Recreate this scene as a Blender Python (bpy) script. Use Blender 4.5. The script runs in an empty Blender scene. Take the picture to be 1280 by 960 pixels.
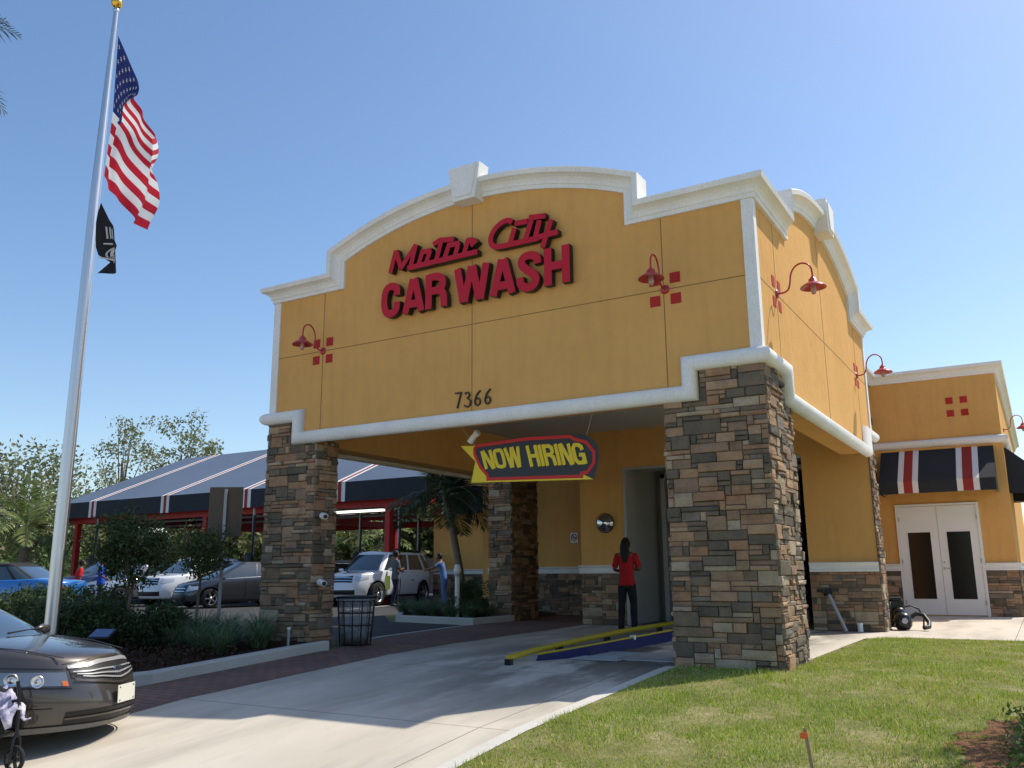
import bpy, bmesh, math, random
import numpy as np
from mathutils import Vector, Matrix
rnd = random.Random(7)
NP = np.random.RandomState(11)
PI = math.pi
R = math.radians
scene = bpy.context.scene
COL = scene.collection

# ------------------------------------------------------------------ camera
CAM = (2.513, -9.816, 1.05)
YAW, PITCH, ROLL, FPX = -0.5387, 0.2143, -0.0079, 1086.46
fw = Vector((math.sin(YAW)*math.cos(PITCH), math.cos(YAW)*math.cos(PITCH), math.sin(PITCH)))
rr = Vector((math.cos(YAW), -math.sin(YAW), 0)); uu = rr.cross(fw)
r2 = rr*math.cos(ROLL)+uu*math.sin(ROLL); u2 = -rr*math.sin(ROLL)+uu*math.cos(ROLL)
cd = bpy.data.cameras.new('camera'); cam = bpy.data.objects.new('camera', cd); COL.objects.link(cam)
m = Matrix((r2, u2, -fw)).transposed().to_4x4(); m.translation = Vector(CAM); cam.matrix_world = m
cd.sensor_width = 36; cd.lens = 36*FPX/1280; cd.clip_end = 2000; cd.clip_start = .05
scene.camera = cam
# ------------------------------------------------------------------ light
SUN_AZ, SUN_EL = 34, 54          # azimuth from +y towards +x
w = bpy.data.worlds.new('World'); scene.world = w; w.use_nodes = True
nt = w.node_tree; bg = nt.nodes['Background']
sky = nt.nodes.new('ShaderNodeTexSky'); sky.sky_type = 'NISHITA'; sky.sun_disc = False
sky.sun_elevation = R(SUN_EL); sky.sun_rotation = R(SUN_AZ); sky.air_density = 1.0; sky.dust_density = .9; sky.ozone_density = 1.5
hs = nt.nodes.new('ShaderNodeHueSaturation'); hs.inputs['Saturation'].default_value = 1.12; nt.links.new(sky.outputs[0], hs.inputs['Color']); nt.links.new(hs.outputs[0], bg.inputs[0]); bg.inputs[1].default_value = 0.115
sd = bpy.data.lights.new('sun', 'SUN'); sd.energy = 3.05; sd.angle = R(.53); sd.color = (1, .93, .82)
so = bpy.data.objects.new('sun', sd); COL.objects.link(so)
sv = Vector((math.sin(R(SUN_AZ))*math.cos(R(SUN_EL)), math.cos(R(SUN_AZ))*math.cos(R(SUN_EL)), math.sin(R(SUN_EL))))
so.rotation_euler = sv.to_track_quat('Z', 'Y').to_euler()
scene.view_settings.view_transform = 'Standard'; scene.view_settings.look = 'None'
scene.view_settings.exposure = 0.62; scene.view_settings.gamma = 1

# ------------------------------------------------------------------ materials
MATS = {}
def mat(name, col=(.5,.5,.5), rough=.6, metal=0, spec=.5, emit=None, trans=0, coat=0, alpha=1):
    if name in MATS: return MATS[name]
    mt = bpy.data.materials.new(name); mt.use_nodes = True; b = mt.node_tree.nodes['Principled BSDF']
    b.inputs['Base Color'].default_value = (*col, 1); b.inputs['Roughness'].default_value = rough
    b.inputs['Metallic'].default_value = metal; b.inputs['Specular IOR Level'].default_value = spec
    b.inputs['Transmission Weight'].default_value = trans; b.inputs['Coat Weight'].default_value = coat
    b.inputs['Alpha'].default_value = alpha
    if coat: b.inputs['Coat Roughness'].default_value = .04
    if emit: b.inputs['Emission Color'].default_value = (*emit[0], 1); b.inputs['Emission Strength'].default_value = emit[1]
    MATS[name] = mt; return mt
class NB:   # small node builder
    def __init__(s, mt): s.t = mt.node_tree; s.b = s.t.nodes['Principled BSDF']; s.L = s.t.links
    def n(s, typ, **k):
        nd = s.t.nodes.new(typ)
        for a, v in k.items():
            if a.startswith('i_'): nd.inputs[int(a[2:])].default_value = v
            else: setattr(nd, a, v)
        return nd
    def coord(s, scale=(1,1,1), kind='Object', loc=(0,0,0), rot=(0,0,0)):
        c = s.n('ShaderNodeTexCoord'); mp = s.n('ShaderNodeMapping'); mp.inputs[3].default_value = scale; mp.inputs[1].default_value = loc; mp.inputs[2].default_value = rot
        s.L.new(c.outputs[kind], mp.inputs[0]); return mp.outputs[0]
    def noise(s, v, scale, detail=4, rough=.55):
        nd = s.n('ShaderNodeTexNoise'); nd.inputs['Scale'].default_value = scale; nd.inputs['Detail'].default_value = detail; nd.inputs['Roughness'].default_value = rough
        s.L.new(v, nd.inputs['Vector']); return nd.outputs['Fac']
    def ramp(s, f, stops, interp='LINEAR'):
        nd = s.n('ShaderNodeValToRGB'); cr = nd.color_ramp; cr.interpolation = interp
        while len(cr.elements) < len(stops): cr.elements.new(.5)
        for e, (p, c) in zip(cr.elements, stops): e.position = p; e.color = (*c, 1) if len(c) == 3 else c
        s.L.new(f, nd.inputs[0]); return nd.outputs[0]
    def mix(s, f, a, b, mode='MIX'):
        nd = s.n('ShaderNodeMix', data_type='RGBA', blend_type=mode)
        for sock, v in ((nd.inputs[0], f), (nd.inputs[6], a), (nd.inputs[7], b)):
            if hasattr(v, 'is_linked') or hasattr(v, 'links'): s.L.new(v, sock)
            else: sock.default_value = v if isinstance(v, (int, float)) else (*v, 1)
        return nd.outputs[2]
    def bump(s, h, strength=.3, dist=.01):
        nd = s.n('ShaderNodeBump'); nd.inputs['Strength'].default_value = strength; nd.inputs['Distance'].default_value = dist
        s.L.new(h, nd.inputs['Height']); s.L.new(nd.outputs[0], s.b.inputs['Normal'])
    def col(s, c): s.L.new(c, s.b.inputs['Base Color'])
def g(v): return (v, v, v)
def noisy(name, c1, c2, scale=3, fine=60, rough=.85, bump=.2, dist=.004, spec=.3, metal=0, stretch=(1,1,1)):
    if name in MATS: return MATS[name]
    mt = mat(name, c1, rough, metal, spec); nb = NB(mt); v = nb.coord(stretch)
    a = nb.noise(v, scale, 5); c = nb.ramp(a, [(.3, c1), (.7, c2)])
    f = nb.noise(v, fine, 3); c = nb.mix(.35, c, nb.ramp(f, [(.3, g(.55)), (.7, g(1))]), 'MULTIPLY')
    nb.col(c); nb.bump(f, bump, dist); return mt
def leafmat(name, cols, rough=.55, trans=True):
    mt = mat(name, cols[0], rough, 0, .25); nb = NB(mt)
    geo = nb.n('ShaderNodeNewGeometry'); n = len(cols)
    c = nb.ramp(geo.outputs['Random Per Island'], [(i/n, cc) for i, cc in enumerate(cols)], 'CONSTANT')
    v = nb.coord(); f = nb.noise(v, 1.3, 3); c = nb.mix(.5, c, nb.ramp(f, [(.3, g(.6)), (.7, g(1))]), 'MULTIPLY')
    nb.col(c)
    if trans:
        tr = nb.n('ShaderNodeBsdfTranslucent'); mx = nb.n('ShaderNodeMixShader'); mx.inputs[0].default_value = .3
        nb.L.new(c, tr.inputs[0]); nb.L.new(nb.b.outputs[0], mx.inputs[1]); nb.L.new(tr.outputs[0], mx.inputs[2])
        nb.L.new(mx.outputs[0], nb.t.nodes['Material Output'].inputs[0])
    return mt

STUCCO = noisy('ochre_stucco', (.72,.375,.115), (.79,.42,.135), .6, 90, .9, .35, .003)
def stucco_mat():
    mt = mat('ochre_stucco_wall', (.7,.38,.12), .92, 0, .2); nb = NB(mt); v = nb.coord()
    a = nb.noise(v, .55, 5, .6); c = nb.ramp(a, [(.3, (.655,.355,.112)), (.7, (.74,.41,.135))])
    b = nb.noise(nb.coord((3.2,3.2,.35)), 2.2, 5, .65); c = nb.mix(.4, c, nb.ramp(b, [(.34, (.86,.86,.85)), (.52, (1,1,1)), (.70, (1.05,1.04,1.02))]), 'MULTIPLY')
    p = nb.noise(v, 7, 5, .7); c = nb.mix(.35, c, nb.ramp(p, [(.35, (.90,.90,.90)), (.6, (1.03,1.03,1.03))]), 'MULTIPLY')
    f = nb.noise(v, 95, 3, .7); nb.col(c)
    m1 = nb.n('ShaderNodeMath', operation='MULTIPLY'); m1.inputs[1].default_value = .28; nb.L.new(f, m1.inputs[0])
    m2 = nb.n('ShaderNodeMath', operation='ADD'); nb.L.new(p, m2.inputs[0]); nb.L.new(m1.outputs[0], m2.inputs[1]); nb.bump(m2.outputs[0], .55, .016); return mt
STUCCO = stucco_mat()
STUCCO_D = noisy('stucco_joint', (.26,.16,.06), (.30,.18,.07), 3, 60)
TRIM = noisy('white_trim', (.80,.79,.75), (.91,.90,.88), 2.2, 60, .75, .3, .004, stretch=(1,1,.5))
MORTAR = noisy('mortar', (.13,.105,.08), (.17,.14,.11), 6, 80, .95)
GREYW = noisy('grey_interior_paint', (.40,.40,.38), (.46,.46,.43), .8, 30, .6, .1)
CEIL = noisy('soffit_board', (.50,.49,.46), (.56,.55,.52), .8, 40, .8, .1)
RED = mat('red_enamel', (.42,.012,.02), .32, 0, .5, coat=.4)
REDP = noisy('red_paint', (.40,.018,.02), (.46,.022,.025), 2, 70, .5, .08)
REDSQ = noisy('red_tile', (.44,.02,.018), (.50,.03,.025), 4, 90, .7, .2)
SIGNR = mat('crimson_acrylic', (.52,.006,.022), .35, 0, .3)
BLACK = mat('black_paint', (.012,.012,.013), .45, 0, .4)
BLACKM = mat('black_metal', (.01,.01,.011), .35, .3, .5)
RUBBER = noisy('rubber', (.015,.015,.016), (.025,.025,.025), 5, 60, .85, .2)
CHROME = mat('chrome', (.75,.75,.76), .12, 1, .5)
ALU = mat('brushed_aluminium', (.62,.63,.66), .34, 1, .5)
GALV = noisy('galvanised_steel', (.40,.41,.42), (.5,.5,.51), 3, 40, .5, .1, metal=.1)
GLASS = mat('tinted_glass', (.008,.009,.010), .12, 0, .25)
CARGLASS = mat('car_glass', (.03,.045,.05), .03, 0, 1.0, coat=1)
WDOOR = noisy('white_door_paint', (.84,.83,.80), (.89,.88,.86), 2, 90, .45, .05)
BLUEP = noisy('blue_paint', (.006,.014,.085), (.01,.022,.12), 3, 40, .6, .1)
YELP = noisy('yellow_paint', (.55,.42,.02), (.62,.47,.03), 3, 40, .5, .1)
FABB = noisy('black_awning_fabric', (.018,.022,.028), (.028,.032,.04), 1.5, 200, .75, .3, .002)
FABW = noisy('white_awning_fabric', (.72,.72,.70), (.78,.78,.76), 2, 200, .8, .2, .002)
FABR = noisy('red_awning_fabric', (.30,.03,.025), (.35,.04,.03), 2, 200, .8, .2, .002)
CANV = noisy('canopy_fabric_sky_sheen', (.095,.12,.16), (.12,.15,.20), .25, 60, .5, .15, .004, spec=.6)  # black cloth on the roof slope; sky reflection mixed into this blue-grey colour
BARK = noisy('bark', (.16,.12,.085), (.25,.20,.15), 6, 40, .95, .6, .01, stretch=(1,1,.3))
PALMB = noisy('palm_bark', (.20,.165,.12), (.30,.25,.19), 3, 25, .95, .6, .012, stretch=(1,1,4))
SKIN = noisy('skin', (.17,.085,.05), (.2,.1,.06), 5, 80, .55, .05)
HAIR = noisy('black_hair', (.008,.006,.006), (.02,.015,.013), 10, 120, .6, .4, .004)
CLOTHBK = noisy('black_cloth', (.012,.012,.014), (.022,.022,.025), 5, 150, .9, .3, .003)

def stone_mat(name, cols, sc=1):
    mt = mat(name, cols[0], .88, 0, .25); nb = NB(mt); geo = nb.n('ShaderNodeNewGeometry'); n = len(cols)
    c = nb.ramp(geo.outputs['Random Per Island'], [(i/n, cc) for i, cc in enumerate(cols)], 'CONSTANT')
    v = nb.coord(); a = nb.noise(v, 5*sc, 6, .65)
    c = nb.mix(.75, c, nb.ramp(a, [(.28, (.5,.5,.52)), (.5, (.95,.93,.9)), (.72, (1.25,1.15,1.05))]), 'MULTIPLY')
    f = nb.noise(v, 42*sc, 5, .7); c = nb.mix(.5, c, nb.ramp(f, [(.3, g(.55)), (.65, g(1.1))]), 'MULTIPLY')
    nb.col(c); nb.bump(nb.mix(.5, a, f), .9, .02); return mt
STONE = stone_mat('ledge_stone', [(.37,.235,.145), (.43,.285,.18), (.175,.145,.105), (.30,.205,.138), (.43,.34,.235), (.135,.118,.09), (.41,.26,.155),
    (.215,.168,.12), (.26,.185,.125), (.46,.31,.20), (.155,.13,.098), (.33,.225,.15), (.46,.38,.28), (.195,.16,.118), (.37,.22,.13), (.24,.20,.16)])

def ground_mats():
    mt = mat('concrete', (.5,.47,.42), .85, 0, .3); nb = NB(mt); v = nb.coord()
    a = nb.noise(nb.coord((.35,.12,1)), 2.2, 6, .6); c = nb.ramp(a, [(.25, (.56,.50,.405)), (.75, (.71,.64,.53))])
    f = nb.noise(v, 70, 4, .7); c = nb.mix(.35, c, nb.ramp(f, [(.3, g(.72)), (.7, g(1))]), 'MULTIPLY')
    s = nb.noise(nb.coord((1.1,.22,1), loc=(3,1,0), rot=(0,0,.25)), 1.6, 5, .6); c = nb.mix(.55, c, nb.ramp(s, [(.46, g(1)), (.68, g(.55))]), 'MULTIPLY')
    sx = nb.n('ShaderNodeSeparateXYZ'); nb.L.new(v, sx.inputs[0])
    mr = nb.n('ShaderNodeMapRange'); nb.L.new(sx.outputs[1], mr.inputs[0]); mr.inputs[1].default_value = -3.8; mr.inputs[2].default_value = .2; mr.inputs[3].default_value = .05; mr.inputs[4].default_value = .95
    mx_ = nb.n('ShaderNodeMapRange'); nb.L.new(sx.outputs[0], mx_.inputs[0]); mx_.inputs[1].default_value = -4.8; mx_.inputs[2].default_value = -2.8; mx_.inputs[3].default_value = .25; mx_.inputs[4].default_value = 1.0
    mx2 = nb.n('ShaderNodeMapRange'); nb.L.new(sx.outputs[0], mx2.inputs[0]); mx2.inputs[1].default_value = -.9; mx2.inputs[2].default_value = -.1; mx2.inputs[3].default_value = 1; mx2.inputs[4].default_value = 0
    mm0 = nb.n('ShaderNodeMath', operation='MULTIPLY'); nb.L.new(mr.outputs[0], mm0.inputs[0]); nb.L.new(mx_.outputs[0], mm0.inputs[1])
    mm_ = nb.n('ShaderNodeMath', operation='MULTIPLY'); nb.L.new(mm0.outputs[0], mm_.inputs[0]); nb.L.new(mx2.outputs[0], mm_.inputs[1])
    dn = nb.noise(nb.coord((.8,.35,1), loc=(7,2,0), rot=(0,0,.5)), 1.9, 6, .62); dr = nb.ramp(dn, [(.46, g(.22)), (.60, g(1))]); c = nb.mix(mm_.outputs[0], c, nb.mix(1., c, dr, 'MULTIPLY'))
    br = nb.n('ShaderNodeTexBrick'); nb.L.new(nb.coord(loc=(1.6,.9,0)), br.inputs[0]); br.offset = 0
    br.inputs['Color1'].default_value = br.inputs['Color2'].default_value = (1,1,1,1); br.inputs['Mortar'].default_value = (.42,.40,.37,1)
    br.inputs['Scale'].default_value = 1; br.inputs['Mortar Size'].default_value = .008; br.inputs['Mortar Smooth'].default_value = .4
    br.inputs['Brick Width'].default_value = 3.6; br.inputs['Row Height'].default_value = 2.6
    c = nb.mix(1., c, br.outputs[0], 'MULTIPLY'); nb.col(c); nb.bump(f, .25, .004)
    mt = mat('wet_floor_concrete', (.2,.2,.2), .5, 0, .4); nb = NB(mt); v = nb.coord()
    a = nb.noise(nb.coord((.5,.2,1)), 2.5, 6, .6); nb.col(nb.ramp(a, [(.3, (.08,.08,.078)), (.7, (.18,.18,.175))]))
    mt = mat('clay_pavers', (.2,.1,.08), .9, 0, .25); nb = NB(mt); v = nb.coord()
    br = nb.n('ShaderNodeTexBrick'); nb.L.new(nb.coord(), br.inputs[0]); br.inputs['Scale'].default_value = 1
    br.inputs['Color1'].default_value = (.30,.17,.13,1); br.inputs['Color2'].default_value = (.20,.14,.12,1); br.inputs['Mortar'].default_value = (.075,.06,.05,1)
    br.inputs['Mortar Size'].default_value = .006; br.inputs['Brick Width'].default_value = .21; br.inputs['Row Height'].default_value = .105; br.inputs['Bias'].default_value = -.1
    a = nb.noise(v, .9, 6, .65); c = nb.mix(.6, br.outputs[0], nb.ramp(a, [(.3, g(.6)), (.7, (1.15,1.1,1.05))]), 'MULTIPLY')
    f = nb.noise(v, 60, 3); c = nb.mix(.4, c, nb.ramp(f, [(.3, g(.6)), (.7, g(1.1))]), 'MULTIPLY'); nb.col(c); nb.bump(br.outputs['Fac'], -.4, .004)
    mt = mat('asphalt', (.05,.05,.05), .9, 0, .3); nb = NB(mt); v = nb.coord(); f = nb.noise(v, 90, 3, .7); a = nb.noise(v, .5, 5)
    c = nb.ramp(f, [(.3, (.028,.028,.03)), (.7, (.075,.073,.07))]); c = nb.mix(.6, c, nb.ramp(a, [(.3, g(.7)), (.7, g(1.3))]), 'MULTIPLY'); nb.col(c); nb.bump(f, .5, .005)
    mt = mat('lawn_soil', (.1,.09,.04), .95, 0, .1); nb = NB(mt); v = nb.coord(); a = nb.noise(v, 2.5, 6, .65); f = nb.noise(v, 45, 4, .7)
    c = nb.ramp(a, [(.3, (.15,.17,.05)), (.5, (.25,.24,.09)), (.7, (.42,.35,.20))]); c = nb.mix(.6, c, nb.ramp(f, [(.3, g(.4)), (.7, g(1.2))]), 'MULTIPLY'); nb.col(c); nb.bump(f, .8, .02)
    mt = mat('mulch', (.1,.05,.03), .95, 0, .1); nb = NB(mt); v = nb.coord(); f = nb.noise(v, 30, 5, .75)
    nb.col(nb.ramp(f, [(.3, (.02,.013,.009)), (.55, (.07,.038,.024)), (.75, (.14,.075,.045))])); nb.bump(f, 1., .03)
    mt = mat('pine_straw', (.3,.15,.08), .95, 0, .1); nb = NB(mt); v = nb.coord(); f = nb.noise(v, 45, 5, .75)
    nb.col(nb.ramp(f, [(.3, (.10,.045,.025)), (.55, (.30,.15,.08)), (.75, (.45,.26,.16))])); nb.bump(f, 1., .03)
ground_mats()

# ------------------------------------------------------------------ mesh helpers
class MB:
    def __init__(s): s.v = []; s.f = []; s.m = []; s.sm = []
    def add(s, vs, fs, mi=0, sm=False):
        o = len(s.v); s.v += [tuple(p) for p in vs]
        for f in fs: s.f.append(tuple(i+o for i in f)); s.m.append(mi); s.sm.append(sm)
    def box(s, x0, x1, y0, y1, z0, z1, mi=0):
        s.add([(x0,y0,z0),(x1,y0,z0),(x1,y1,z0),(x0,y1,z0),(x0,y0,z1),(x1,y0,z1),(x1,y1,z1),(x0,y1,z1)],
              [(0,3,2,1),(4,5,6,7),(0,1,5,4),(1,2,6,5),(2,3,7,6),(3,0,4,7)], mi)
    def cbox(s, c, hx, hy, hz, ax=None, mi=0):     # oriented box
        c = Vector(c); ax = ax or (Vector((1,0,0)), Vector((0,1,0)), Vector((0,0,1)))
        vs = [c+ax[0]*hx*i+ax[1]*hy*j+ax[2]*hz*k for k in (-1,1) for j in (-1,1) for i in (-1,1)]
        s.add(vs, [(0,2,3,1),(4,5,7,6),(0,1,5,4),(1,3,7,5),(3,2,6,7),(2,0,4,6)], mi)
    def tube(s, pts, r, n=10, mi=0, cap=True, sm=True):
        pts = [Vector(p) for p in pts]; k = len(pts); rs = r if isinstance(r, (list, tuple)) else [r]*k
        vs = []; up = Vector((.123,.25,.96)).normalized(); pn = None
        for i, p in enumerate(pts):
            d = (pts[min(i+1,k-1)]-pts[max(i-1,0)]).normalized()
            if pn is None: pn = d.cross(up if abs(d.dot(up)) < .95 else Vector((1,0,0))).normalized()
            else: pn = (pn-d*pn.dot(d)).normalized()
            b = d.cross(pn)
            for j in range(n):
                a = 2*PI*j/n; vs.append(p+(pn*math.cos(a)+b*math.sin(a))*rs[i])
        fs = [(i*n+j, i*n+(j+1)%n, (i+1)*n+(j+1)%n, (i+1)*n+j) for i in range(k-1) for j in range(n)]
        s.add(vs, fs, mi, sm)
        if cap: s.add(vs[:n], [tuple(range(n))[::-1]], mi); s.add(vs[-n:], [tuple(range(n))], mi)
    def lathe(s, prof, n=24, c=(0,0,0), ax='z', mi=0, sm=True, cap=True):
        vs = []
        for r_, z in prof:
            for j in range(n):
                a = 2*PI*j/n; x, y = r_*math.cos(a), r_*math.sin(a)
                p = (x,y,z) if ax == 'z' else ((z,x,y) if ax == 'x' else (x,z,y))
                vs.append((p[0]+c[0], p[1]+c[1], p[2]+c[2]))
        k = len(prof)
        s.add(vs, [(i*n+j, i*n+(j+1)%n, (i+1)*n+(j+1)%n, (i+1)*n+j) for i in range(k-1) for j in range(n)], mi, sm)
        if cap:
            if prof[0][0] > 1e-4: s.add(vs[:n], [tuple(range(n))[::-1]], mi)
            if prof[-1][0] > 1e-4: s.add(vs[-n:], [tuple(range(n))], mi)
    def prism(s, poly, mp, d0, d1, mi=0):   # poly in plane, mapped by mp(s,z,d)
        n = len(poly); vs = [mp(a,b,d0) for a,b in poly]+[mp(a,b,d1) for a,b in poly]
        s.add(vs, [tuple(range(n)), tuple(range(n,2*n))[::-1]]+[(i,(i+1)%n,(i+1)%n+n,i+n) for i in range(n)], mi)
    def grid(s, P, mi=0, sm=True, closed=False):   # P[i][j]
        a, b = len(P), len(P[0]); vs = [p for row in P for p in row]
        s.add(vs, [(i*b+j, i*b+(j+1)%b, (i+1)*b+(j+1)%b, (i+1)*b+j) for i in range(a-1) for j in range(b if closed else b-1)], mi, sm)
    def build(s, name, mats, parent=None, fix=True, **tags):
        me = bpy.data.meshes.new(name); me.from_pydata(s.v, [], s.f)
        for mt in (mats if isinstance(mats, (list, tuple)) else [mats]): me.materials.append(mt)
        me.polygons.foreach_set('material_index', s.m); me.polygons.foreach_set('use_smooth', s.sm)
        if fix:
            bm = bmesh.new(); bm.from_mesh(me); bmesh.ops.recalc_face_normals(bm, faces=bm.faces); bm.to_mesh(me); bm.free()
        me.update(); o = bpy.data.objects.new(name, me); COL.objects.link(o)
        if parent: o.parent = parent
        for k, v in tags.items(): o[k] = v
        return o
def bulk(name, V, mt, parent=None, **tags):     # V (n,k,3)
    n, k, _ = V.shape; me = bpy.data.meshes.new(name)
    me.vertices.add(n*k); me.vertices.foreach_set('co', V.astype(np.float32).ravel())
    me.loops.add(n*k); me.loops.foreach_set('vertex_index', np.arange(n*k, dtype=np.int32))
    me.polygons.add(n); me.polygons.foreach_set('loop_start', np.arange(0, n*k, k, dtype=np.int32))
    me.materials.append(mt); me.update(calc_edges=True); me.validate()
    o = bpy.data.objects.new(name, me); COL.objects.link(o)
    if parent: o.parent = parent
    for a, v in tags.items(): o[a] = v
    return o
def thing(name, label, cat, loc=(0,0,0), rz=0, group=None, scale=1):
    o = bpy.data.objects.new(name, None); COL.objects.link(o); o.location = loc; o.rotation_euler = (0,0,rz)
    o.empty_display_size = .1; o['label'] = label; o['category'] = cat
    if scale != 1: o.scale = (scale,)*3
    if group: o['group'] = group
    return o
def tag(o, label, cat, group=None, kind=None):
    o['label'] = label; o['category'] = cat
    if group: o['group'] = group
    if kind: o['kind'] = kind
    return o
def copy_tree(o, parent=None):
    c = o.copy(); COL.objects.link(c); c.parent = parent
    for ch in list(o.children): copy_tree(ch, c)
    return c
def smooth_bevel(o, wdt, seg=2):
    md = o.modifiers.new('bevel', 'BEVEL'); md.width = wdt; md.segments = seg; md.limit_method = 'ANGLE'; md.angle_limit = R(40)
    return o

def front(s, z, d): return (s, -d, z)               # on the facade plane, d outwards
def side(s, z, d): return (d, s, z)                 # on the right-hand wall
def offset_path(path, a):
    n = len(path); out = []
    for i, p in enumerate(path):
        p = Vector(p)
        d0 = (p-Vector(path[i-1])).normalized() if i > 0 else None
        d1 = (Vector(path[i+1])-p).normalized() if i < n-1 else None
        if d0 is None: d0 = d1
        if d1 is None: d1 = d0
        n0 = Vector((-d0.y, d0.x)); n1 = Vector((-d1.y, d1.x)); mm = n0+n1
        k = max(mm.length_squared/2, .3)
        out.append(p+mm*(a/k))
    return out
def sweep2d(mb, path, prof, mp, m0=0, m1=0, mi=0, sm=False):  # prof (a, b); m0/m1 mitre at ends
    rows = []
    for a, b in prof:
        q = offset_path(path, a); q[0] = q[0]+Vector((-m0*b, 0)); q[-1] = q[-1]+Vector((m1*b, 0))
        rows.append([mp(p.x, p.y, b) for p in q])
    mb.grid(rows, mi, sm)
    for e in (0, -1):
        mb.add([r_[e] for r_ in rows], [tuple(range(len(rows)))], mi)
def ribbon(mb, strokes, wd, mp, d0, d1, mface=0, mside=0, stag=.0012):
    for k, st in enumerate(strokes):
        L = offset_path(st, wd/2); Rr = offset_path(st, -wd/2); dd = d1+k*stag; n = len(st)
        A = [mp(p.x,p.y,dd) for p in L]; B = [mp(p.x,p.y,dd) for p in Rr]
        C_ = [mp(p.x,p.y,d0) for p in L]; D = [mp(p.x,p.y,d0) for p in Rr]
        fs = [(i,i+1,n+i+1,n+i) for i in range(n-1)]
        mb.add(A+B, fs, mface)
        ss = [(i,i+1,2*n+i+1,2*n+i) for i in range(n-1)]+[(n+i,n+i+1,3*n+i+1,3*n+i) for i in range(n-1)]+[(0,n,3*n,2*n),(n-1,2*n-1,4*n-1,3*n-1)]
        mb.add(A+B+C_+D, ss, mside)
def chaikin(p, it=2):
    for _ in range(it):
        q = [p[0]]
        for a, b in zip(p, p[1:]):
            q += [(a[0]*.75+b[0]*.25, a[1]*.75+b[1]*.25), (a[0]*.25+b[0]*.75, a[1]*.25+b[1]*.75)]
        q.append(p[-1]); p = q
    return p

# ------------------------------------------------------------------ ground
def h(x, y):
    if y > -.3: return 0.0
    if y > -3.5: return -.055*(-y-.3)
    return -.176-.10*(min(-y, 9.5)-3.5)
def sheet(name, poly, off, mt, label=None, kind='structure', depth=0):
    bm = bmesh.new(); vs = [bm.verts.new((x, y, 0)) for x, y in poly]; bm.faces.new(vs)
    for yy in (-.3, -3.5, -9.5):
        bmesh.ops.bisect_plane(bm, geom=bm.verts[:]+bm.edges[:]+bm.faces[:], plane_co=(0,yy,0), plane_no=(0,1,0))
    for v_ in bm.verts: v_.co.z = h(v_.co.x, v_.co.y)+off
    bmesh.ops.recalc_face_normals(bm, faces=bm.faces)
    if bm.faces[:] and bm.faces[:][0].normal.z < 0: bmesh.ops.reverse_faces(bm, faces=bm.faces)
    if depth:
        ret = bmesh.ops.extrude_face_region(bm, geom=bm.faces[:])
        for v_ in [e for e in ret['geom'] if isinstance(e, bmesh.types.BMVert)]: v_.co.z += depth
        bmesh.ops.recalc_face_normals(bm, faces=bm.faces)
    me = bpy.data.meshes.new(name); bm.to_mesh(me); bm.free(); me.materials.append(mt)
    o = bpy.data.objects.new(name, me); COL.objects.link(o)
    if kind: o['kind'] = kind
    if label: o['label'] = label
    return o
sheet('terrain', [(-500,-500),(500,-500),(500,500),(-500,500)], -.016, MATS['lawn_soil'])
sheet('parking_lot', [(-70,-40),(-12.6,-40),(-12.6,.9),(-6.95,.9),(-7.35,2.4),(-7.75,5.0),(-7.84,5.75),(-10.4,6.3),(-12.6,8.8),(-12.6,16.5),(-17.9,18.0),(-17.9,33),(-70,33)], -.008, MATS['asphalt'])
sheet('street', [(-90,-60),(90,-60),(90,-11.2),(-90,-11.2)], .004, MATS['concrete'])  # unseen pale street, added to bounce light back onto the front walls
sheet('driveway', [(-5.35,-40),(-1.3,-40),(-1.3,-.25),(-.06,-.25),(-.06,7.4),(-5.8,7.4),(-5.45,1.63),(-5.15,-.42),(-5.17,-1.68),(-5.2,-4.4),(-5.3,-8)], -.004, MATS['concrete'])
sheet('street_apron', [(-12.6,-40),(-5.35,-40),(-5.3,-8),(-5.2,-4.75),(-6.4,-4.6),(-12.6,-5.2)], -.0045, MATS['concrete'])
sheet('paver_band', [(-5.2,-4.75),(-5.2,-4.4),(-5.17,-1.68),(-5.15,-.42),(-5.45,1.63),(-5.8,7.4),(-5.8,10.5),(-8.4,10.5),(-7.84,5.75),(-7.75,5.0),(-7.35,2.4),(-6.95,.9),(-6.35,0),(-6.35,-3.3),(-6.4,-4.6)], -.0002, MATS['clay_pavers'])
sheet('side_walk', [(.06,5.45),(.5,5.8),(2.1,5.75),(30,5.7),(30,13.4),(-.7,13.4),(-.7,7.5),(-.06,7.3),(-.06,5.2)], -.002, MATS['concrete'])
sheet('lawn_ground', [(-1.16,-11.2),(40,-11.2),(40,5.7),(2.1,5.75),(.5,5.8),(.06,5.45),(-.04,4.5),(-.05,.2),(-1.16,-.25)], -.001, MATS['lawn_soil'])
sheet('lawn_edge_strip', [(-1.3,-40),(-1.16,-40),(-1.16,-.02),(-1.3,-.02)], .004, noisy('edge_concrete', (.6,.57,.5), (.68,.65,.58), 2, 60))
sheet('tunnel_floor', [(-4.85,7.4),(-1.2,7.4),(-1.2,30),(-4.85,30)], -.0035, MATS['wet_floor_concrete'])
sheet('planter_soil', [(-12.6,-3.1),(-6.5,-3.1),(-6.5,-.02),(-7.0,.6),(-12.6,.6)], .09, MATS['mulch'])
sheet('island_soil', [(-10.2,6.55),(-8.0,6.15),(-7.95,7.5),(-8.4,10.4),(-10.2,10.4),(-12.2,9.0)], .09, MATS['mulch'])
CURB = noisy('curb_concrete', (.46,.45,.42), (.55,.54,.50), 1.5, 60, .85, .2)
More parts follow.
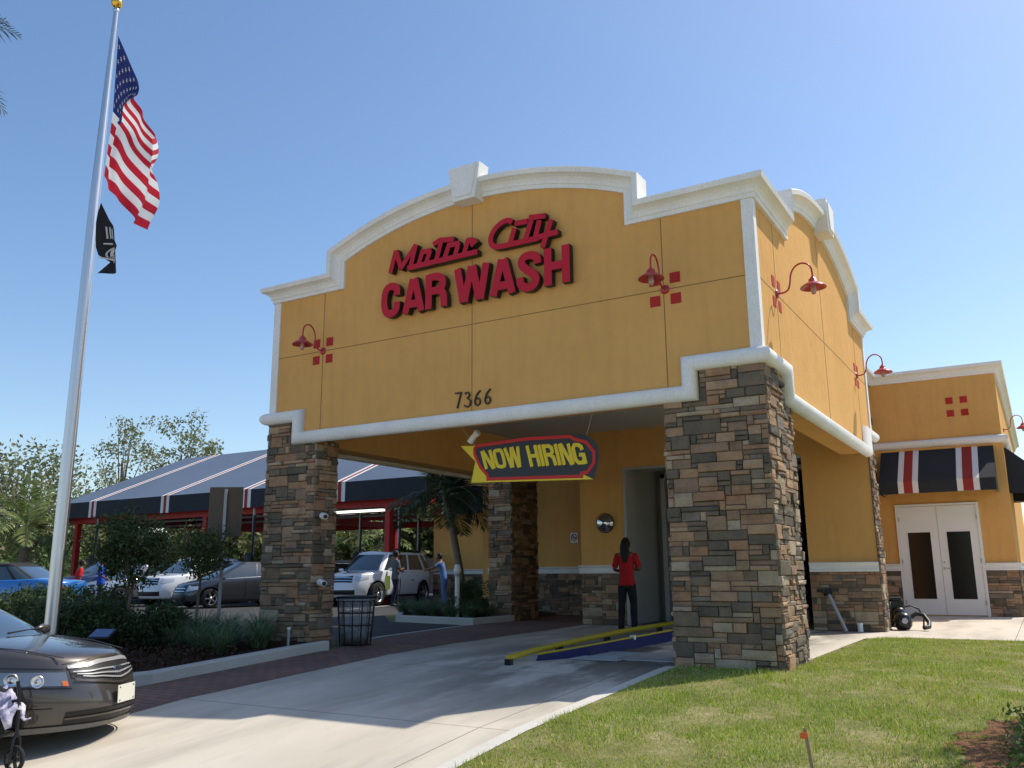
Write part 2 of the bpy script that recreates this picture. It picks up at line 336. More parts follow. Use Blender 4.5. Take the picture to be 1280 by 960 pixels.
def curb(name, path, wd=.15, hgt=.13, label=None):
    mb = MB(); L = offset_path(path, wd/2); Rr = offset_path(path, -wd/2)
    # subdivide at slope breaks by sampling
    def rows(a, b):
        return None
    pts = []
    for (a, b, c, d) in zip(L, L[1:], Rr, Rr[1:]):
        n = max(2, int((b-a).length/.6))
        for i in range(n+1):
            t = i/n; pts.append((a.lerp(b, t), c.lerp(d, t)))
    P = []
    for a, b in pts:
        e = (b-a)*.12; za, zb = h(a.x,a.y), h(b.x,b.y)
        P.append([(a.x,a.y,za-.05), (a.x+e.x*.2,a.y+e.y*.2,za+hgt-.02), (a.x+e.x,a.y+e.y,za+hgt), (b.x-e.x,b.y-e.y,zb+hgt), (b.x-e.x*.2,b.y-e.y*.2,zb+hgt-.02), (b.x,b.y,zb-.05)])
    mb.grid(P, 0, False)
    for e in (0, -1): mb.add(P[e], [tuple(range(6))])
    return mb.build(name, CURB, kind='structure')
curb('kerb', [(-12.6,-3.2),(-6.55,-3.2),(-6.42,-3.0),(-6.42,-.12)])
curb('kerb', [(-12.6,-3.0),(-12.6,.7),(-7.0,.7)], hgt=.11)
curb('kerb', [(-12.3,9.2),(-10.35,6.55),(-7.98,6.05),(-7.86,7.45)])
sheet('kerb_ribbon', [(-6.95,.9),(-7.35,2.4),(-7.75,5.0),(-7.84,5.75),(-7.98,5.78),(-7.89,5.0),(-7.49,2.4),(-7.09,.9)], .004, CURB)
WHITEL = noisy('road_paint', (.62,.62,.58), (.72,.72,.68), 3, 50)
for (x0, y0, x1, y1) in [(-16.9,14.3,-16.0,11.2), (-20.2,13.4,-22.5,9.2), (-25.0,12.4,-27.3,8.2), (-29.4,13,-31.5,9.0), (-17.2,1.5,-24,-.5)]:
    d = Vector((x1-x0, y1-y0)).normalized(); n = Vector((-d.y, d.x))*.06
    sheet('parking_line', [(x0+n.x,y0+n.y),(x1+n.x,y1+n.y),(x1-n.x,y1-n.y),(x0-n.x,y0-n.y)], -.002, WHITEL)

# ------------------------------------------------------------------ car wash building
B = thing('car_wash_building', 'ochre stucco car wash building with white cornices, arched parapets and stone columns', 'building')
def arc_path(s0, s1, a0, a1, z0, z1, zp, n=22):
    c = (a0+a1)/2; hc = (a1-a0)/2; sg = zp-z1; Rad = (hc*hc+sg*sg)/(2*sg)
    p = [(s0,z0),(a0,z0)]
    for i in range(n+1):
        x = a0+(a1-a0)*i/n; p.append((x, zp-Rad+math.sqrt(Rad*Rad-(x-c)**2)))
    return p+[(a1,z0),(s1,z0)]
FP = arc_path(-7.87, 0, -6.38, -1.62, 5.42, 5.87, 6.34)
SP = arc_path(0, 7.5, 1.62, 6.12, 5.42, 5.87, 6.30)
def wall(path, mp, low, th, name, par=B):
    top = path[::-1]; mb = MB(); poly = low+top; mb.prism(poly, mp, -th, 0, 0); return mb.build(name, STUCCO, par)
lowF = [(-7.87,3.42),(-7.2,3.42),(-7.2,3.1),(-.87,3.1),(-.87,3.42),(0,3.42)]
wall(FP, front, lowF, .42, 'front_wall')
# the right-hand wall starts behind the front wall
SPc = [(.42,5.42)]+SP[1:]
wall(SPc, side, [(.42,3.42),(.92,3.42),(.92,3.1),(6.67,3.1),(6.67,3.42),(7.5,3.42)], .42, 'side_wall')
def lside(s, z, d): return (-7.87-d, s, z)
wall(SPc, lside, [(.42,3.12),(7.9,3.12),(7.9,5.42),(7.5,5.42)][:2]+[(7.5,3.12)][:0]+[(7.9,5.42)], .42, 'side_wall')
mb = MB(); mb.box(-7.45,-.42,.42,7.5,4.0,4.12); mb.build('portico_ceiling', CEIL, B)
mb = MB(); mb.box(-7.44,-.43,.43,7.4,4.75,4.9); mb.build('flat_roof', MATS['concrete'], B)
# back wall of the portico, with the tunnel opening
mb = MB(); Y0, Y1 = 7.0, 7.42
mb.box(-5.86,-4.85,Y0,Y1,0,3.19); mb.box(-1.2,-.012,Y0,Y1,0,3.19); mb.box(-7.44,-.43,Y0,Y1,3.19,5.6)
mb.box(-5.86,-5.6,Y1+.001,10.6,0,4.6); mb.build('back_wall', STUCCO, B)
mb = MB(); mb.box(-10.6,-5.861,10.5,10.8,0,4.6); mb.build('recess_wall', STUCCO, B)
mb = MB(); mb.box(-10.6,-.8,7.42,30,4.61,4.8); mb.build('main_roof', MATS['concrete'], B)
mb = MB(); mb.box(-8.5,-7.46,7.46,7.9,4.3,4.6); mb.box(-8.5,-8.1,7.9,10.5,4.3,4.6); mb.build('roof_beam', STUCCO, B)
mb = MB(); mb.box(-5.1,-4.85,Y1,30,0,3.6); mb.box(-1.2,-.95,Y1,30,0,3.6); mb.box(-5.1,-.95,30,30.3,0,3.6); mb.box(-5.1,-.95,Y1,30,3.6,3.8); mb.build('tunnel_interior', GREYW, B)
mb = MB(); mb.box(-4.849,-4.79,Y0-.03,Y0+.5,0.01,3.14); mb.box(-4.849,-1.201,Y0-.03,Y0+.5,3.14,3.189); mb.build('door_frame', GREYW, B)
mb = MB(); mb.box(-4.845,-4.835,10.6,11.7,.1,2.3); mb.build('interior_door', BLACK, B)

# ---- stone veneer
def stone_face(mb, s0, s1, z0, z1, mp, cw=.078, ch=.056, ext=.02, seed=0, proud=(.012,.052), clip=None):
    rd = random.Random(seed); nc = max(1, round((s1-s0+2*ext)/cw)); nr = max(1, round((z1-z0)/ch)); cw = (s1-s0+2*ext)/nc; ch = (z1-z0)/nr
    occ = [[0]*nc for _ in range(nr)]
    for r_ in range(nr):
        c = 0
        while c < nc:
            if occ[r_][c]: c += 1; continue
            run = 0
            while c+run < nc and not occ[r_][c+run]: run += 1
            wd = min(run, rd.choice([1,2,2,3,3,4,5,6])); hh = rd.choice([1,1,1,1,2,2,2]) if wd > 1 else rd.choice([1,1,2])
            if wd >= 3 and rd.random() < .10: hh = 3
            hh = min(hh, nr-r_)
            ok = True
            for q in range(hh):
                if any(occ[r_+q][c+k] for k in range(wd)): hh = q; break
            hh = max(hh, 1)
            for q in range(hh):
                for k in range(wd): occ[r_+q][c+k] = 1
            a0, a1 = s0-ext+c*cw+.0035, s0-ext+(c+wd)*cw-.0035; b0, b1 = z0+r_*ch+.003, z0+(r_+hh)*ch-.003
            j = lambda: rd.uniform(-.006, .006); d = rd.uniform(*proud); e = .007
            t = lambda: rd.uniform(-.007,.007)
            if clip and clip(a0, a1, (b0+b1)/2): c += wd; continue
            base = [mp(a0+j()*.3,b0,0), mp(a1+j()*.3,b0,0), mp(a1+j()*.3,b1,0), mp(a0+j()*.3,b1,0)]
            mid = [mp(a0,b0,d*.7), mp(a1,b0,d*.7), mp(a1,b1,d*.7), mp(a0,b1,d*.7)]
            # rough split face: centre points pushed in and out
            fr = [mp(a0+e+j(),b0+e+j(),d+t()), mp((a0+a1)/2+j(),b0+e,d+t()), mp(a1-e+j(),b0+e+j(),d+t()), mp(a1-e+j(),(b0+b1)/2,d+t()), mp(a1-e+j(),b1-e+j(),d+t()),
                  mp((a0+a1)/2+j(),b1-e,d+t()), mp(a0+e+j(),b1-e+j(),d+t()), mp(a0+e+j(),(b0+b1)/2,d+t()), mp((a0+a1)/2,(b0+b1)/2,d+abs(t()))]
            o = 8
            mb.add(base+mid+fr, [(0,1,5,4),(1,2,6,5),(2,3,7,6),(3,0,4,7),
              (4,5,o+1),(4,o+1,o),(5,o+2,o+1),(5,6,o+3),(5,o+3,o+2),(6,o+4,o+3),(6,7,o+5),(6,o+5,o+4),(7,o+6,o+5),(7,4,o+7),(7,o+7,o+6),(4,o,o+7),
              (o,o+1,o+8,o+7),(o+1,o+2,o+3,o+8),(o+3,o+4,o+5,o+8),(o+5,o+6,o+7,o+8)], 0)
            c += wd
def stone_column(x0, x1, y0, y1, z1a, parts, seed, z0=-.08, par=B, cf=None, cr=None):
    core = MB(); i = .008; core.box(x0+i,x1-i,y0+i,y1-i,z0,(z1a if z1a > 4 else 3.09)); (z1a < 4 and y0 < 1) and core.box(max(x0+i,-.85) if x0 > -2 else x0+i, min(x1-i,-7.25) if x0 < -2 else x1-i, y0+i, min(y1-i,.41), 3.09, z1a-.002); c = core.build('stone_column', MORTAR, par)
    mb = MB()
    for k, pt in enumerate(parts):
        if pt == 'f': stone_face(mb, x0, x1, z0, z1a, lambda s,z,d: (s, y0-d, z), seed=seed+k, clip=cf)
        if pt == 'r': stone_face(mb, y0, y1, z0, z1a, lambda s,z,d: (x1+d, s, z), seed=seed+k, clip=cr)
        if pt == 'l': stone_face(mb, y0, y1, z0, z1a, lambda s,z,d: (x0-d, s, z), seed=seed+k, clip=(lambda a,b,z: z > 3.08) if z1a < 4 else None)
        if pt == 'b': stone_face(mb, x0, x1, z0, z1a, lambda s,z,d: (s, y1+d, z), seed=seed+k, clip=(lambda a,b,z: z > 3.08) if z1a < 4 else None)
    mb.build('stone_veneer', STONE, c, fix=False); return c
# (column tops tucked behind the trim)
stone_column(-1.19, -.002, .004, 1.14, 3.41, 'frlb', 10, z0=-.12, cf=lambda a,b,z: a < -.94 and z > 3.1, cr=lambda a,b,z: b > .99 and z > 3.1)
stone_column(-7.868, -6.87, .004, .46, 3.41, 'frlb', 20, cf=lambda a,b,z: b > -7.15 and z > 3.1, cr=lambda a,b,z: z > 3.09)
stone_column(-.5, -.002, 7.0, 7.5, 3.41, 'rb', 30)
stone_column(-8.47, -7.90, 7.5, 8.7, 4.3, 'fr', 40, z0=0)
def stone_base(x0, x1, y, seed, z1=1.03):
    mb = MB(); stone_face(mb, x0, x1, 0, z1, lambda s,z,d: (s, y-.01-d, z), ext=0, seed=seed, proud=(.01,.035)); mb.build('stone_base', STONE, B, fix=False)
    m2 = MB(); m2.box(x0, x1, y-.012, y+.01, 0, z1); m2.build('stone_backing', MORTAR, B)
stone_base(-5.86, -4.86, Y0, 51); stone_base(-1.19, -.004, Y0, 52); stone_base(-10.4, -5.87, 10.5, 53)
BASEP = [(-.085,0),(-.085,.055),(-.05,.062),(-.03,.05),(.03,.05),(.05,.075),(.075,.085),(.085,.07),(.085,0)]
def base_trim(x0, x1, y, m0=0, m1=0, z=1.115, par=B):
    mb = MB(); sweep2d(mb, [(x0,z),(x1,z)], BASEP, lambda s,zz,d: (s, y-d, zz), m0, m1); mb.build('base_trim', TRIM, par)
base_trim(-5.9, -4.86, Y0); base_trim(-1.19, -.004, Y0); base_trim(-10.4, -5.87, 10.5)
# ---- white trim
n = 9; HR = [(.095*math.cos(PI*(1-i/n)), .03+.10*math.sin(PI*i/n)) for i in range(n+1)]
HR = [(-.095,0)]+HR+[(.095,0)]
TF = [(-7.87,3.485),(-7.23,3.485),(-7.23,3.13),(-.865,3.13),(-.865,3.485),(0,3.485)]
mb = MB(); sweep2d(mb, TF, HR, front, 1, 1, sm=True); o = mb.build('band_trim', TRIM, B)
TS = [(0,3.485),(.92,3.485),(.92,3.13),(6.67,3.13),(6.67,3.485),(7.5,3.485)]
mb = MB(); sweep2d(mb, TS, HR, side, 1, 1, sm=True); mb.build('band_trim', TRIM, B)
mb = MB(); sweep2d(mb, TS, HR, lside, 1, 0, sm=True); mb.build('band_trim', TRIM, B)
CP = [(0,0),(0,.045),(.05,.05),(.06,.065),(.10,.075),(.135,.10),(.16,.14),(.175,.185),(.235,.20),(.25,.19),(.25,-.42),(0,-.42)]
mb = MB(); sweep2d(mb, FP, CP[:-2]+[(.25,.0)], front, 1, 1); mb.build('cornice', TRIM, B)
mb = MB(); sweep2d(mb, SP, CP[:-2]+[(.25,.0)], side, 1, 1); mb.build('cornice', TRIM, B)
mb = MB(); sweep2d(mb, SP, CP[:-2]+[(.25,.0)], lside, 1, 1); mb.build('cornice', TRIM, B)
# parapet caps behind the cornices
mb = MB(); sweep2d(mb, FP, [(0,0),(.249,0),(.249,-.13),(0,-.13)], front); mb.build('parapet_cap', TRIM, B)
mb = MB(); sweep2d(mb, [(.13,5.42)]+SP[1:], [(0,0),(.248,0),(.248,-.13),(0,-.13)], side); mb.build('parapet_cap', TRIM, B)
mb = MB(); sweep2d(mb, [(.13,5.42)]+SP[1:], [(0,0),(.248,0),(.248,-.13),(0,-.13)], lside); mb.build('parapet_cap', TRIM, B)
# corner boards (white vertical edge trim)
mb = MB()
mb.box(-.12,.022,-.022,.0,3.58,5.42); mb.box(.0,.022,0,.10,3.58,5.42); mb.build('corner_trim', TRIM, B)
mb = MB(); mb.box(-7.892,-7.75,-.022,0,3.58,5.42); mb.box(-7.892,-7.87,0,.1,3.58,5.42); mb.build('corner_trim', TRIM, B)
mb = MB(); mb.box(0,.022,7.38,7.52,3.58,5.42); mb.build('corner_trim', TRIM, B)
def keystone(c, z0, z1, wt, wb, mp):
    mb = MB(); 
    for (a, b, q0, q1, d) in [(wt, wb, z0, z1, .235), (wt-.1, wb-.1, z0+.05, z1-.05, .255)]:
        mb.prism([(c-b/2,q0),(c+b/2,q0),(c+a/2,q1),(c-a/2,q1)], mp, -.02, d)
    return smooth_bevel(mb.build('keystone', TRIM, B), .008)
keystone(-4.0, 6.27, 6.80, .54, .38, front); keystone(3.87, 6.23, 6.76, .54, .38, side)
# stucco control joints
JT = .011
mb = MB()
for x in (-6.8, -4.0, -1.15):
    zt = 5.42 if abs(x+4) > 2 else 6.27
    mb.box(x-JT/2,x+JT/2,-.0025,.001,3.23,zt)
mb.box(-7.75,-.12,-.0022,.001,4.475-JT/2,4.475+JT/2); mb.build('control_joint', STUCCO_D, B)
mb = MB()
for y, zt in ((.93,5.42),(3.75,6.2),(6.5,5.42)): mb.box(-.001,.0025,y-JT/2,y+JT/2,3.23,zt)
mb.box(-.001,.0022,.1,7.38,4.475-JT/2,4.475+JT/2); mb.build('control_joint', STUCCO_D, B)
# red square accents
def squares(c, zc, mp, miss=(), sz=.135, gp=.27, d=.006, par=B):
    mb = MB()
    for i in (-1, 1):
        for j in (-1, 1):
            if (i, j) in miss: continue
            a, b = c+i*gp/2, zc+j*gp/2; mb.prism([(a-sz/2,b-sz/2),(a+sz/2,b-sz/2),(a+sz/2,b+sz/2),(a-sz/2,b+sz/2)], mp, 0, d)
    return mb.build('accent_squares', REDSQ, par)
squares(-6.8, 4.475, front); squares(-1.13, 4.475, front); squares(.93, 4.475, side); squares(6.47, 4.475, side)

# ---- annex to the right, behind
AY = 13.4
mb = MB(); mb.box(-.95,2.0,AY,AY+.3,0,5.62); mb.box(1.7,2.0,AY+.3,30,0,5.62); mb.box(-.95,-.8,7.5,AY,3.8,5.62); mb.box(-.95,-.8,7.5,AY,0,3.8); mb.build('annex_wall', STUCCO, B)
mb = MB(); mb.box(-.9,1.9,AY+.1,30,5.4,5.5); mb.build('annex_roof', MATS['concrete'], B)
fa = lambda s,z,d: (s, AY-d, z); ra = lambda s,z,d: (2.0+d, s, z)
mb = MB(); sweep2d(mb, [(-.8,5.62),(2.0,5.62)], CP[:-2]+[(.25,-.3),(0,-.3)], fa, 0, 1); mb.build('cornice', TRIM, B)
mb = MB(); sweep2d(mb, [(AY,5.62),(30,5.62)], CP[:-2]+[(.25,-.3),(0,-.3)], ra, 1, 0); mb.build('cornice', TRIM, B)
lw = lambda s,z,d: (-.8+d, s, z)
mb = MB(); sweep2d(mb, [(7.55,5.62),(AY,5.62)], CP[:-2]+[(.25,-.15),(0,-.15)], lw, 0, 0); mb.build('cornice', TRIM, B)
for mp_, p in ((fa, [(-.8,4.05),(2.0,4.05)]), (ra, [(AY,4.05),(30,4.05)])):
    mb = MB(); sweep2d(mb, p, HR, mp_, 1 if mp_ is ra else 0, 1 if mp_ is fa else 0, sm=True); mb.build('band_trim', TRIM, B)
squares(1.14, 4.9, fa, d=.006, sz=.16, gp=.31)
for (a, b, sd_) in ((-.8,-.47,61),(1.34,2.0,62)):
    mb = MB(); stone_face(mb, a, b, 0, 1.03, lambda s,z,d: (s, AY-.01-d, z), ext=0, seed=sd_, proud=(.01,.035)); mb.build('stone_base', STONE, B, fix=False)
    mb = MB(); mb.box(a,b,AY-.012,AY+.01,0,1.03); mb.build('stone_backing', MORTAR, B)
    base_trim(a, b, AY, 0, 1 if b == 2.0 else 0)
mb = MB(); stone_face(mb, AY, 20, 0, 1.03, lambda s,z,d: (2.01+d, s, z), ext=0, seed=63); mb.build('stone_base', STONE, B, fix=False)
mb = MB(); sweep2d(mb, [(AY,1.115),(24,1.115)], BASEP, ra, 1, 0); mb.build('base_trim', TRIM, B)
# double door
DX0, DX1, DZ = -.44, 1.31, 2.55
mb = MB(); f_ = .05
mb.box(DX0-f_+.02,DX0+.03,AY-.05,AY-.001,0,DZ); mb.box(DX1-.03,DX1+f_-.02,AY-.05,AY-.001,0,DZ); mb.box(DX0-f_+.02,DX1+f_-.02,AY-.05,AY-.001,DZ-.0,DZ+.05); mb.build('door_frame', WDOOR, B)
mid = (DX0+DX1)/2
for a, b, s_ in ((DX0+.032, mid-.004, 1), (mid+.004, DX1-.032, -1)):
    mb = MB(); g0, g1, gz0, gz1 = a+.17, b-.17, .38, 1.93
    mb.box(a,g0,AY-.035,AY-.002,.02,DZ-.01); mb.box(g1,b,AY-.035,AY-.002,.02,DZ-.01); mb.box(g0,g1,AY-.035,AY-.002,.02,gz0); mb.box(g0,g1,AY-.035,AY-.002,gz1,DZ-.01)
    dl = mb.build('door_leaf', WDOOR, B)
    mb = MB(); mb.box(g0,g1,AY-.022,AY-.01,gz0,gz1); mb.build('glass_pane', GLASS, dl)
    mb = MB(); e = .02; 
    mb.box(g0-e,g0,AY-.043,AY-.034,gz0-e,gz1+e); mb.box(g1,g1+e,AY-.043,AY-.034,gz0-e,gz1+e); mb.box(g0,g1,AY-.043,AY-.034,gz0-e,gz0); mb.box(g0,g1,AY-.043,AY-.034,gz1,gz1+e); mb.build('glazing_bead', WDOOR, dl)
    mb = MB()
    for z in (.3,1.25,2.25): mb.tube([((a if s_ > 0 else b), AY-.055, z-.05),((a if s_ > 0 else b), AY-.055, z+.05)], .012, 8)
    mb.build('hinge', GALV, dl)
    if s_ < 0:
        mb = MB(); mb.lathe([(.03,0),(.03,.012),(.012,.016),(.012,.05)], 14, (a+.06, AY-.035, 1.08), 'y'); 
        mb2 = MB(); mb2.tube([(a+.06,AY-.085,1.08),(a+.19,AY-.085,1.08)], .011, 8); mb2.tube([(a+.06,AY-.036,1.08),(a+.06,AY-.087,1.08)], .012, 8); mb2.lathe([(.032,0),(.032,-.01)], 14, (a+.06,AY-.036,1.08), 'y'); mb2.lathe([(.024,0),(.024,-.014)], 14, (a+.06,AY-.036,1.22), 'y'); mb2.build('handle', CHROME, dl)
# awnings
def awning(x0, x1, mp, zt, zk, zb, pr, stripes, par, name='awning'):
    mb = MB(); A = [(zt,.02),(zk,pr),(zb,pr+.01)]
    top = [mp(x0,A[0][0],A[0][1]),mp(x1,A[0][0],A[0][1]),mp(x1,A[1][0],A[1][1]),mp(x0,A[1][0],A[1][1])]
    def strip(a, b, off, mi):
        P = [[mp(x, z+off*.9, d+off) for (z, d) in A] for x in (a, b)]; mb.grid(P, mi, False)
    strip(x0, x1, 0, 0)
    for x in (x0, x1): mb.add([mp(x,zt,.0),mp(x,zk,pr),mp(x,zb,pr+.01),mp(x,zb,0)], [(0,1,2,3)], 0)
    aw = mb.build(name, [FABB, FABW, FABR], par, fix=False)
    mb = MB()
    for (a, b, c) in stripes: strip(a, b, .005 if c == 1 else .008, c)
    mb.build('stripes', [FABB, FABW, FABR], aw, fix=False)
    mb = MB(); 
    for x in (x0+.03, x1-.03): mb.tube([mp(x,zb+.03,.01), mp(x,zb+.03,pr)], .012, 6); mb.tube([mp(x,zt-.02,.02), mp(x,zk-.02,pr-.02)], .012, 6)
    mb.tube([mp(x0+.03,zb+.02,pr-.01), mp(x1-.03,zb+.02,pr-.01)], .012, 6); mb.build('awning_frame', GALV, aw); return aw
def tri(c, wh=.42): return [(c-wh/2, c+wh/2, 1), (c-wh/2+.125, c+wh/2-.125, 2)]
awning(-.66, 1.80, fa, 3.9, 3.08, 2.80, .9, tri(-.02, .44)+tri(1.24, .46), B)
awning(AY+.5, AY+4, ra, 3.9, 3.08, 2.80, .9, tri(AY+1.2)+tri(AY+3.2), B)

# ------------------------------------------------------------------ sign
def script(name, strokes, wd, par, d0=.03, d1=.13):
    mb = MB(); ribbon(mb, strokes, wd, front, d0, d1, 0, 1); return mb.build(name, [SIGNR, BLACK], par, fix=False)
MOTOR = [[(-5.389,5.457),(-5.29,5.798)],[(-5.289,5.792),(-5.187,5.496)],[(-5.197,5.485),(-4.913,5.81)],[(-4.913,5.81),(-5.008,5.474)],[(-4.859,5.483),(-4.788,5.683)],[(-4.825,5.672),(-4.626,5.66)],[(-4.648,5.661),(-4.725,5.469)],[(-4.432,5.817),(-4.543,5.471)],[(-4.595,5.744),(-4.482,5.785),(-4.224,5.751)],[(-4.399,5.455),(-4.308,5.685)],[(-4.344,5.675),(-4.131,5.665)],[(-4.145,5.669),(-4.214,5.455)],[(-3.971,5.70),(-4.06,5.449)],[(-3.998,5.681),(-3.929,5.673),(-3.901,5.612),(-3.833,5.659)],[(-5.053,5.465),(-3.819,5.473)]]
CITY = [chaikin([(-3.252,5.80),(-3.318,5.843),(-3.41,5.834),(-3.504,5.788),(-3.578,5.714),(-3.615,5.625),(-3.599,5.537),(-3.532,5.487),(-3.399,5.478)])+[(-2.82,5.477)],[(-3.22,5.70),(-3.288,5.496)],[(-3.213,5.764),(-3.006,5.756)],[(-2.929,5.809),(-3.048,5.481)],[(-2.986,5.80),(-2.727,5.769)],[(-2.822,5.726),(-2.889,5.483)],[(-2.641,5.697),(-2.779,5.326)],[(-2.845,5.485),(-2.54,5.499)]]
WASH = [('letter', [chaikin([(-5.249,5.09),(-5.249,5.20),(-5.349,5.253),(-5.45,5.225),(-5.49,5.114),(-5.49,4.937),(-5.44,4.831),(-5.34,4.815),(-5.252,4.87),(-5.249,4.99)])], 1), ('letter', [[(-5.091,4.775),(-4.96,5.29)],[(-4.93,5.29),(-4.795,4.775)],[(-5.03,4.905),(-4.845,4.905)]], 1),
 ('letter', [[(-4.672,5.298),(-4.672,4.777)],chaikin([(-4.672,5.25),(-4.515,5.25),(-4.42,5.19),(-4.42,5.08),(-4.50,5.035),(-4.666,5.035)]),chaikin([(-4.50,5.036),(-4.405,4.985),(-4.395,4.777)])], 1),
 ('letter', [[(-4.169,5.29),(-4.069,4.777)],[(-4.045,4.777),(-3.930,5.29)],[(-3.910,5.29),(-3.80,4.777)],[(-3.775,4.777),(-3.680,5.29)]], 1),
 ('letter', [[(-3.569,4.777),(-3.43,5.29)],[(-3.40,5.29),(-3.262,4.777)],[(-3.51,4.905),(-3.315,4.905)]], 1),
 ('letter', [chaikin([(-2.86,5.12),(-2.87,5.222),(-2.99,5.27),(-3.10,5.24),(-3.121,5.15),(-3.045,5.065),(-2.93,4.985),(-2.88,4.90),(-2.93,4.815),(-3.03,4.80),(-3.13,4.85),(-3.14,4.965)])], 1),
 ('letter', [[(-2.707,5.299),(-2.707,4.777)],[(-2.437,5.299),(-2.437,4.777)],[(-2.706,5.036),(-2.437,5.036)]], 1)]
S1 = thing('building_sign', 'red script and block letter sign with black sides high on the front wall', 'sign', (0,0,0))
script('script_word', MOTOR, .078, S1); script('script_word', CITY, .078, S1)
for nm, st, _ in WASH: script(nm, st, .115, S1)
NUM = [[[(-4.272,3.511),(-4.169,3.509),(-4.235,3.294)]],[[(-4.108,3.485),(-4.067,3.506),(-4.03,3.482),(-4.033,3.439),(-4.074,3.42),(-4.023,3.395),(-4.01,3.356),(-4.026,3.307),(-4.073,3.292),(-4.117,3.325)]],[[(-3.853,3.504),(-3.906,3.459),(-3.936,3.394),(-3.943,3.343),(-3.919,3.304),(-3.886,3.301),(-3.853,3.334),(-3.856,3.38),(-3.893,3.406),(-3.929,3.388)]],[[(-3.688,3.507),(-3.741,3.462),(-3.77,3.397),(-3.777,3.347),(-3.754,3.308),(-3.721,3.305),(-3.689,3.338),(-3.692,3.383),(-3.728,3.409),(-3.764,3.391)]]]
S2 = thing('house_number', 'dark street number 7366 just above the white lintel trim', 'number sign')
for k, st in enumerate(NUM):
    mb = MB(); ribbon(mb, [chaikin(st[0]) if k else st[0]], .02, front, .004, .025); mb.build('digit', mat('bronze_dark', (.03,.02,.012), .5), S2, fix=False)

# ------------------------------------------------------------------ banner
S3 = thing('banner', 'black, red and yellow arrow shaped NOW HIRING banner hanging under the portico beam', 'banner', (-3.45,.6,2.57))
def bmap(s, z, d): return (s+3.45, -d, z-2.57)
BB = [(-4.343,2.849),(-4.221,2.873),(-3.85,2.90),(-3.471,2.912),(-2.95,2.897),(-2.57,2.866),(-2.449,2.776),(-2.395,2.68),(-2.378,2.563),(-2.409,2.408),(-2.466,2.254),(-4.404,2.321),(-4.333,2.624)]
YB = [(-4.592,2.869),(-4.343,2.849),(-4.364,2.712),(-4.262,2.534),(-4.141,2.407),(-4.121,2.338),(-2.639,2.296),(-2.603,2.323),(-2.466,2.254),(-4.404,2.321),(-4.333,2.624)]
RB = [(-4.343,2.832),(-4.343,2.728),(-4.241,2.532),(-4.121,2.406),(-4.121,2.355),(-2.639,2.304),(-2.638,2.344),(-2.55,2.354),(-2.45,2.474),(-2.446,2.616),(-2.556,2.753),(-2.75,2.817),(-2.785,2.853),(-3.472,2.879),(-4.16,2.851),(-4.303,2.846),(-4.343,2.832)]
VB = mat('black_vinyl', (.012,.012,.016), .4); VR = mat('red_vinyl', (.62,.012,.008), .5); VY = mat('yellow_vinyl', (.85,.64,.02), .5)
mb = MB(); mb.prism(BB, bmap, -.004, .004); mb.build('banner_panel', VB, S3)
mb = MB(); mb.prism(YB[:5]+YB[9:], bmap, -.003, .007); mb.prism([(-4.404,2.321),(-4.13,2.42),(-4.121,2.338),(-2.639,2.296),(-2.603,2.323),(-2.466,2.254)], bmap, -.003, .0075); mb.build('arrow_flash', VY, S3)
mb = MB(); ribbon(mb, [RB], .045, bmap, .004, .011); mb.build('red_border', VR, S3, fix=False)
GL = {'N': ([[(.12,0),(.12,1)],[(.18,1),(.62,0)],[(.68,0),(.68,1)]], .8), 'O': ([chaikin([(.4,.92),(.2,.92),(.12,.78),(.12,.22),(.2,.08),(.6,.08),(.68,.22),(.68,.78),(.6,.92),(.4,.92)], 1)], .8),
 'W': ([[(.12,1),(.3,0)],[(.36,0),(.54,1)],[(.6,1),(.78,0)],[(.84,0),(1.0,1)]], 1.14), 'H': ([[(.12,0),(.12,1)],[(.64,0),(.64,1)],[(.12,.5),(.64,.5)]], .78), 'I': ([[(.12,0),(.12,1)]], .27),
 'R': ([[(.12,0),(.12,1)],[(.12,.9),(.45,.92),(.62,.84),(.62,.62),(.5,.52),(.12,.5)],[(.42,.5),(.62,.38),(.66,0)]], .8),
 'G': ([[(.66,.68),(.64,.85),(.5,.93),(.25,.93),(.12,.78),(.12,.22),(.25,.07),(.5,.07),(.64,.2),(.66,.42)],[(.4,.45),(.76,.45)],[(.68,0),(.68,.45)]], .82), ' ': ([], .38)}
def text_strokes(txt, quad):
    W_ = sum(GL[c][1] for c in txt); x = 0; out = []
    for c in txt:
        st, wd = GL[c]
        for s_ in st:
            q = []
            for a, b in s_:
                u = (x+a)/W_; v = b; tl, tr, br_, bl = quad
                tp = (tl[0]+(tr[0]-tl[0])*u, tl[1]+(tr[1]-tl[1])*u+.03*math.sin(PI*u)); bt = (bl[0]+(br_[0]-bl[0])*u, bl[1]+(br_[1]-bl[1])*u)
                q.append((bt[0]+(tp[0]-bt[0])*v, bt[1]+(tp[1]-bt[1])*v))
            out.append(q)
        x += wd
    return out
mb = MB(); ribbon(mb, text_strokes('NOW HIRING', [(-4.252,2.764),(-2.60,2.742),(-2.532,2.464),(-4.171,2.504)]), .05, bmap, .004, .008, stag=.0006); mb.build('lettering', VY, S3, fix=False)
mb = MB()
for (x, z, x1, z1) in ((-4.33,2.84,-4.5,3.12),(-2.55,2.86,-2.4,3.12)): mb.tube([(x+3.45,0,z-2.57),(x1+3.45,-.1 if x1 > -1.3 else -.12,z1-2.57)], .003, 5)
mb.build('cord', mat('string', (.6,.6,.55), .8), S3)

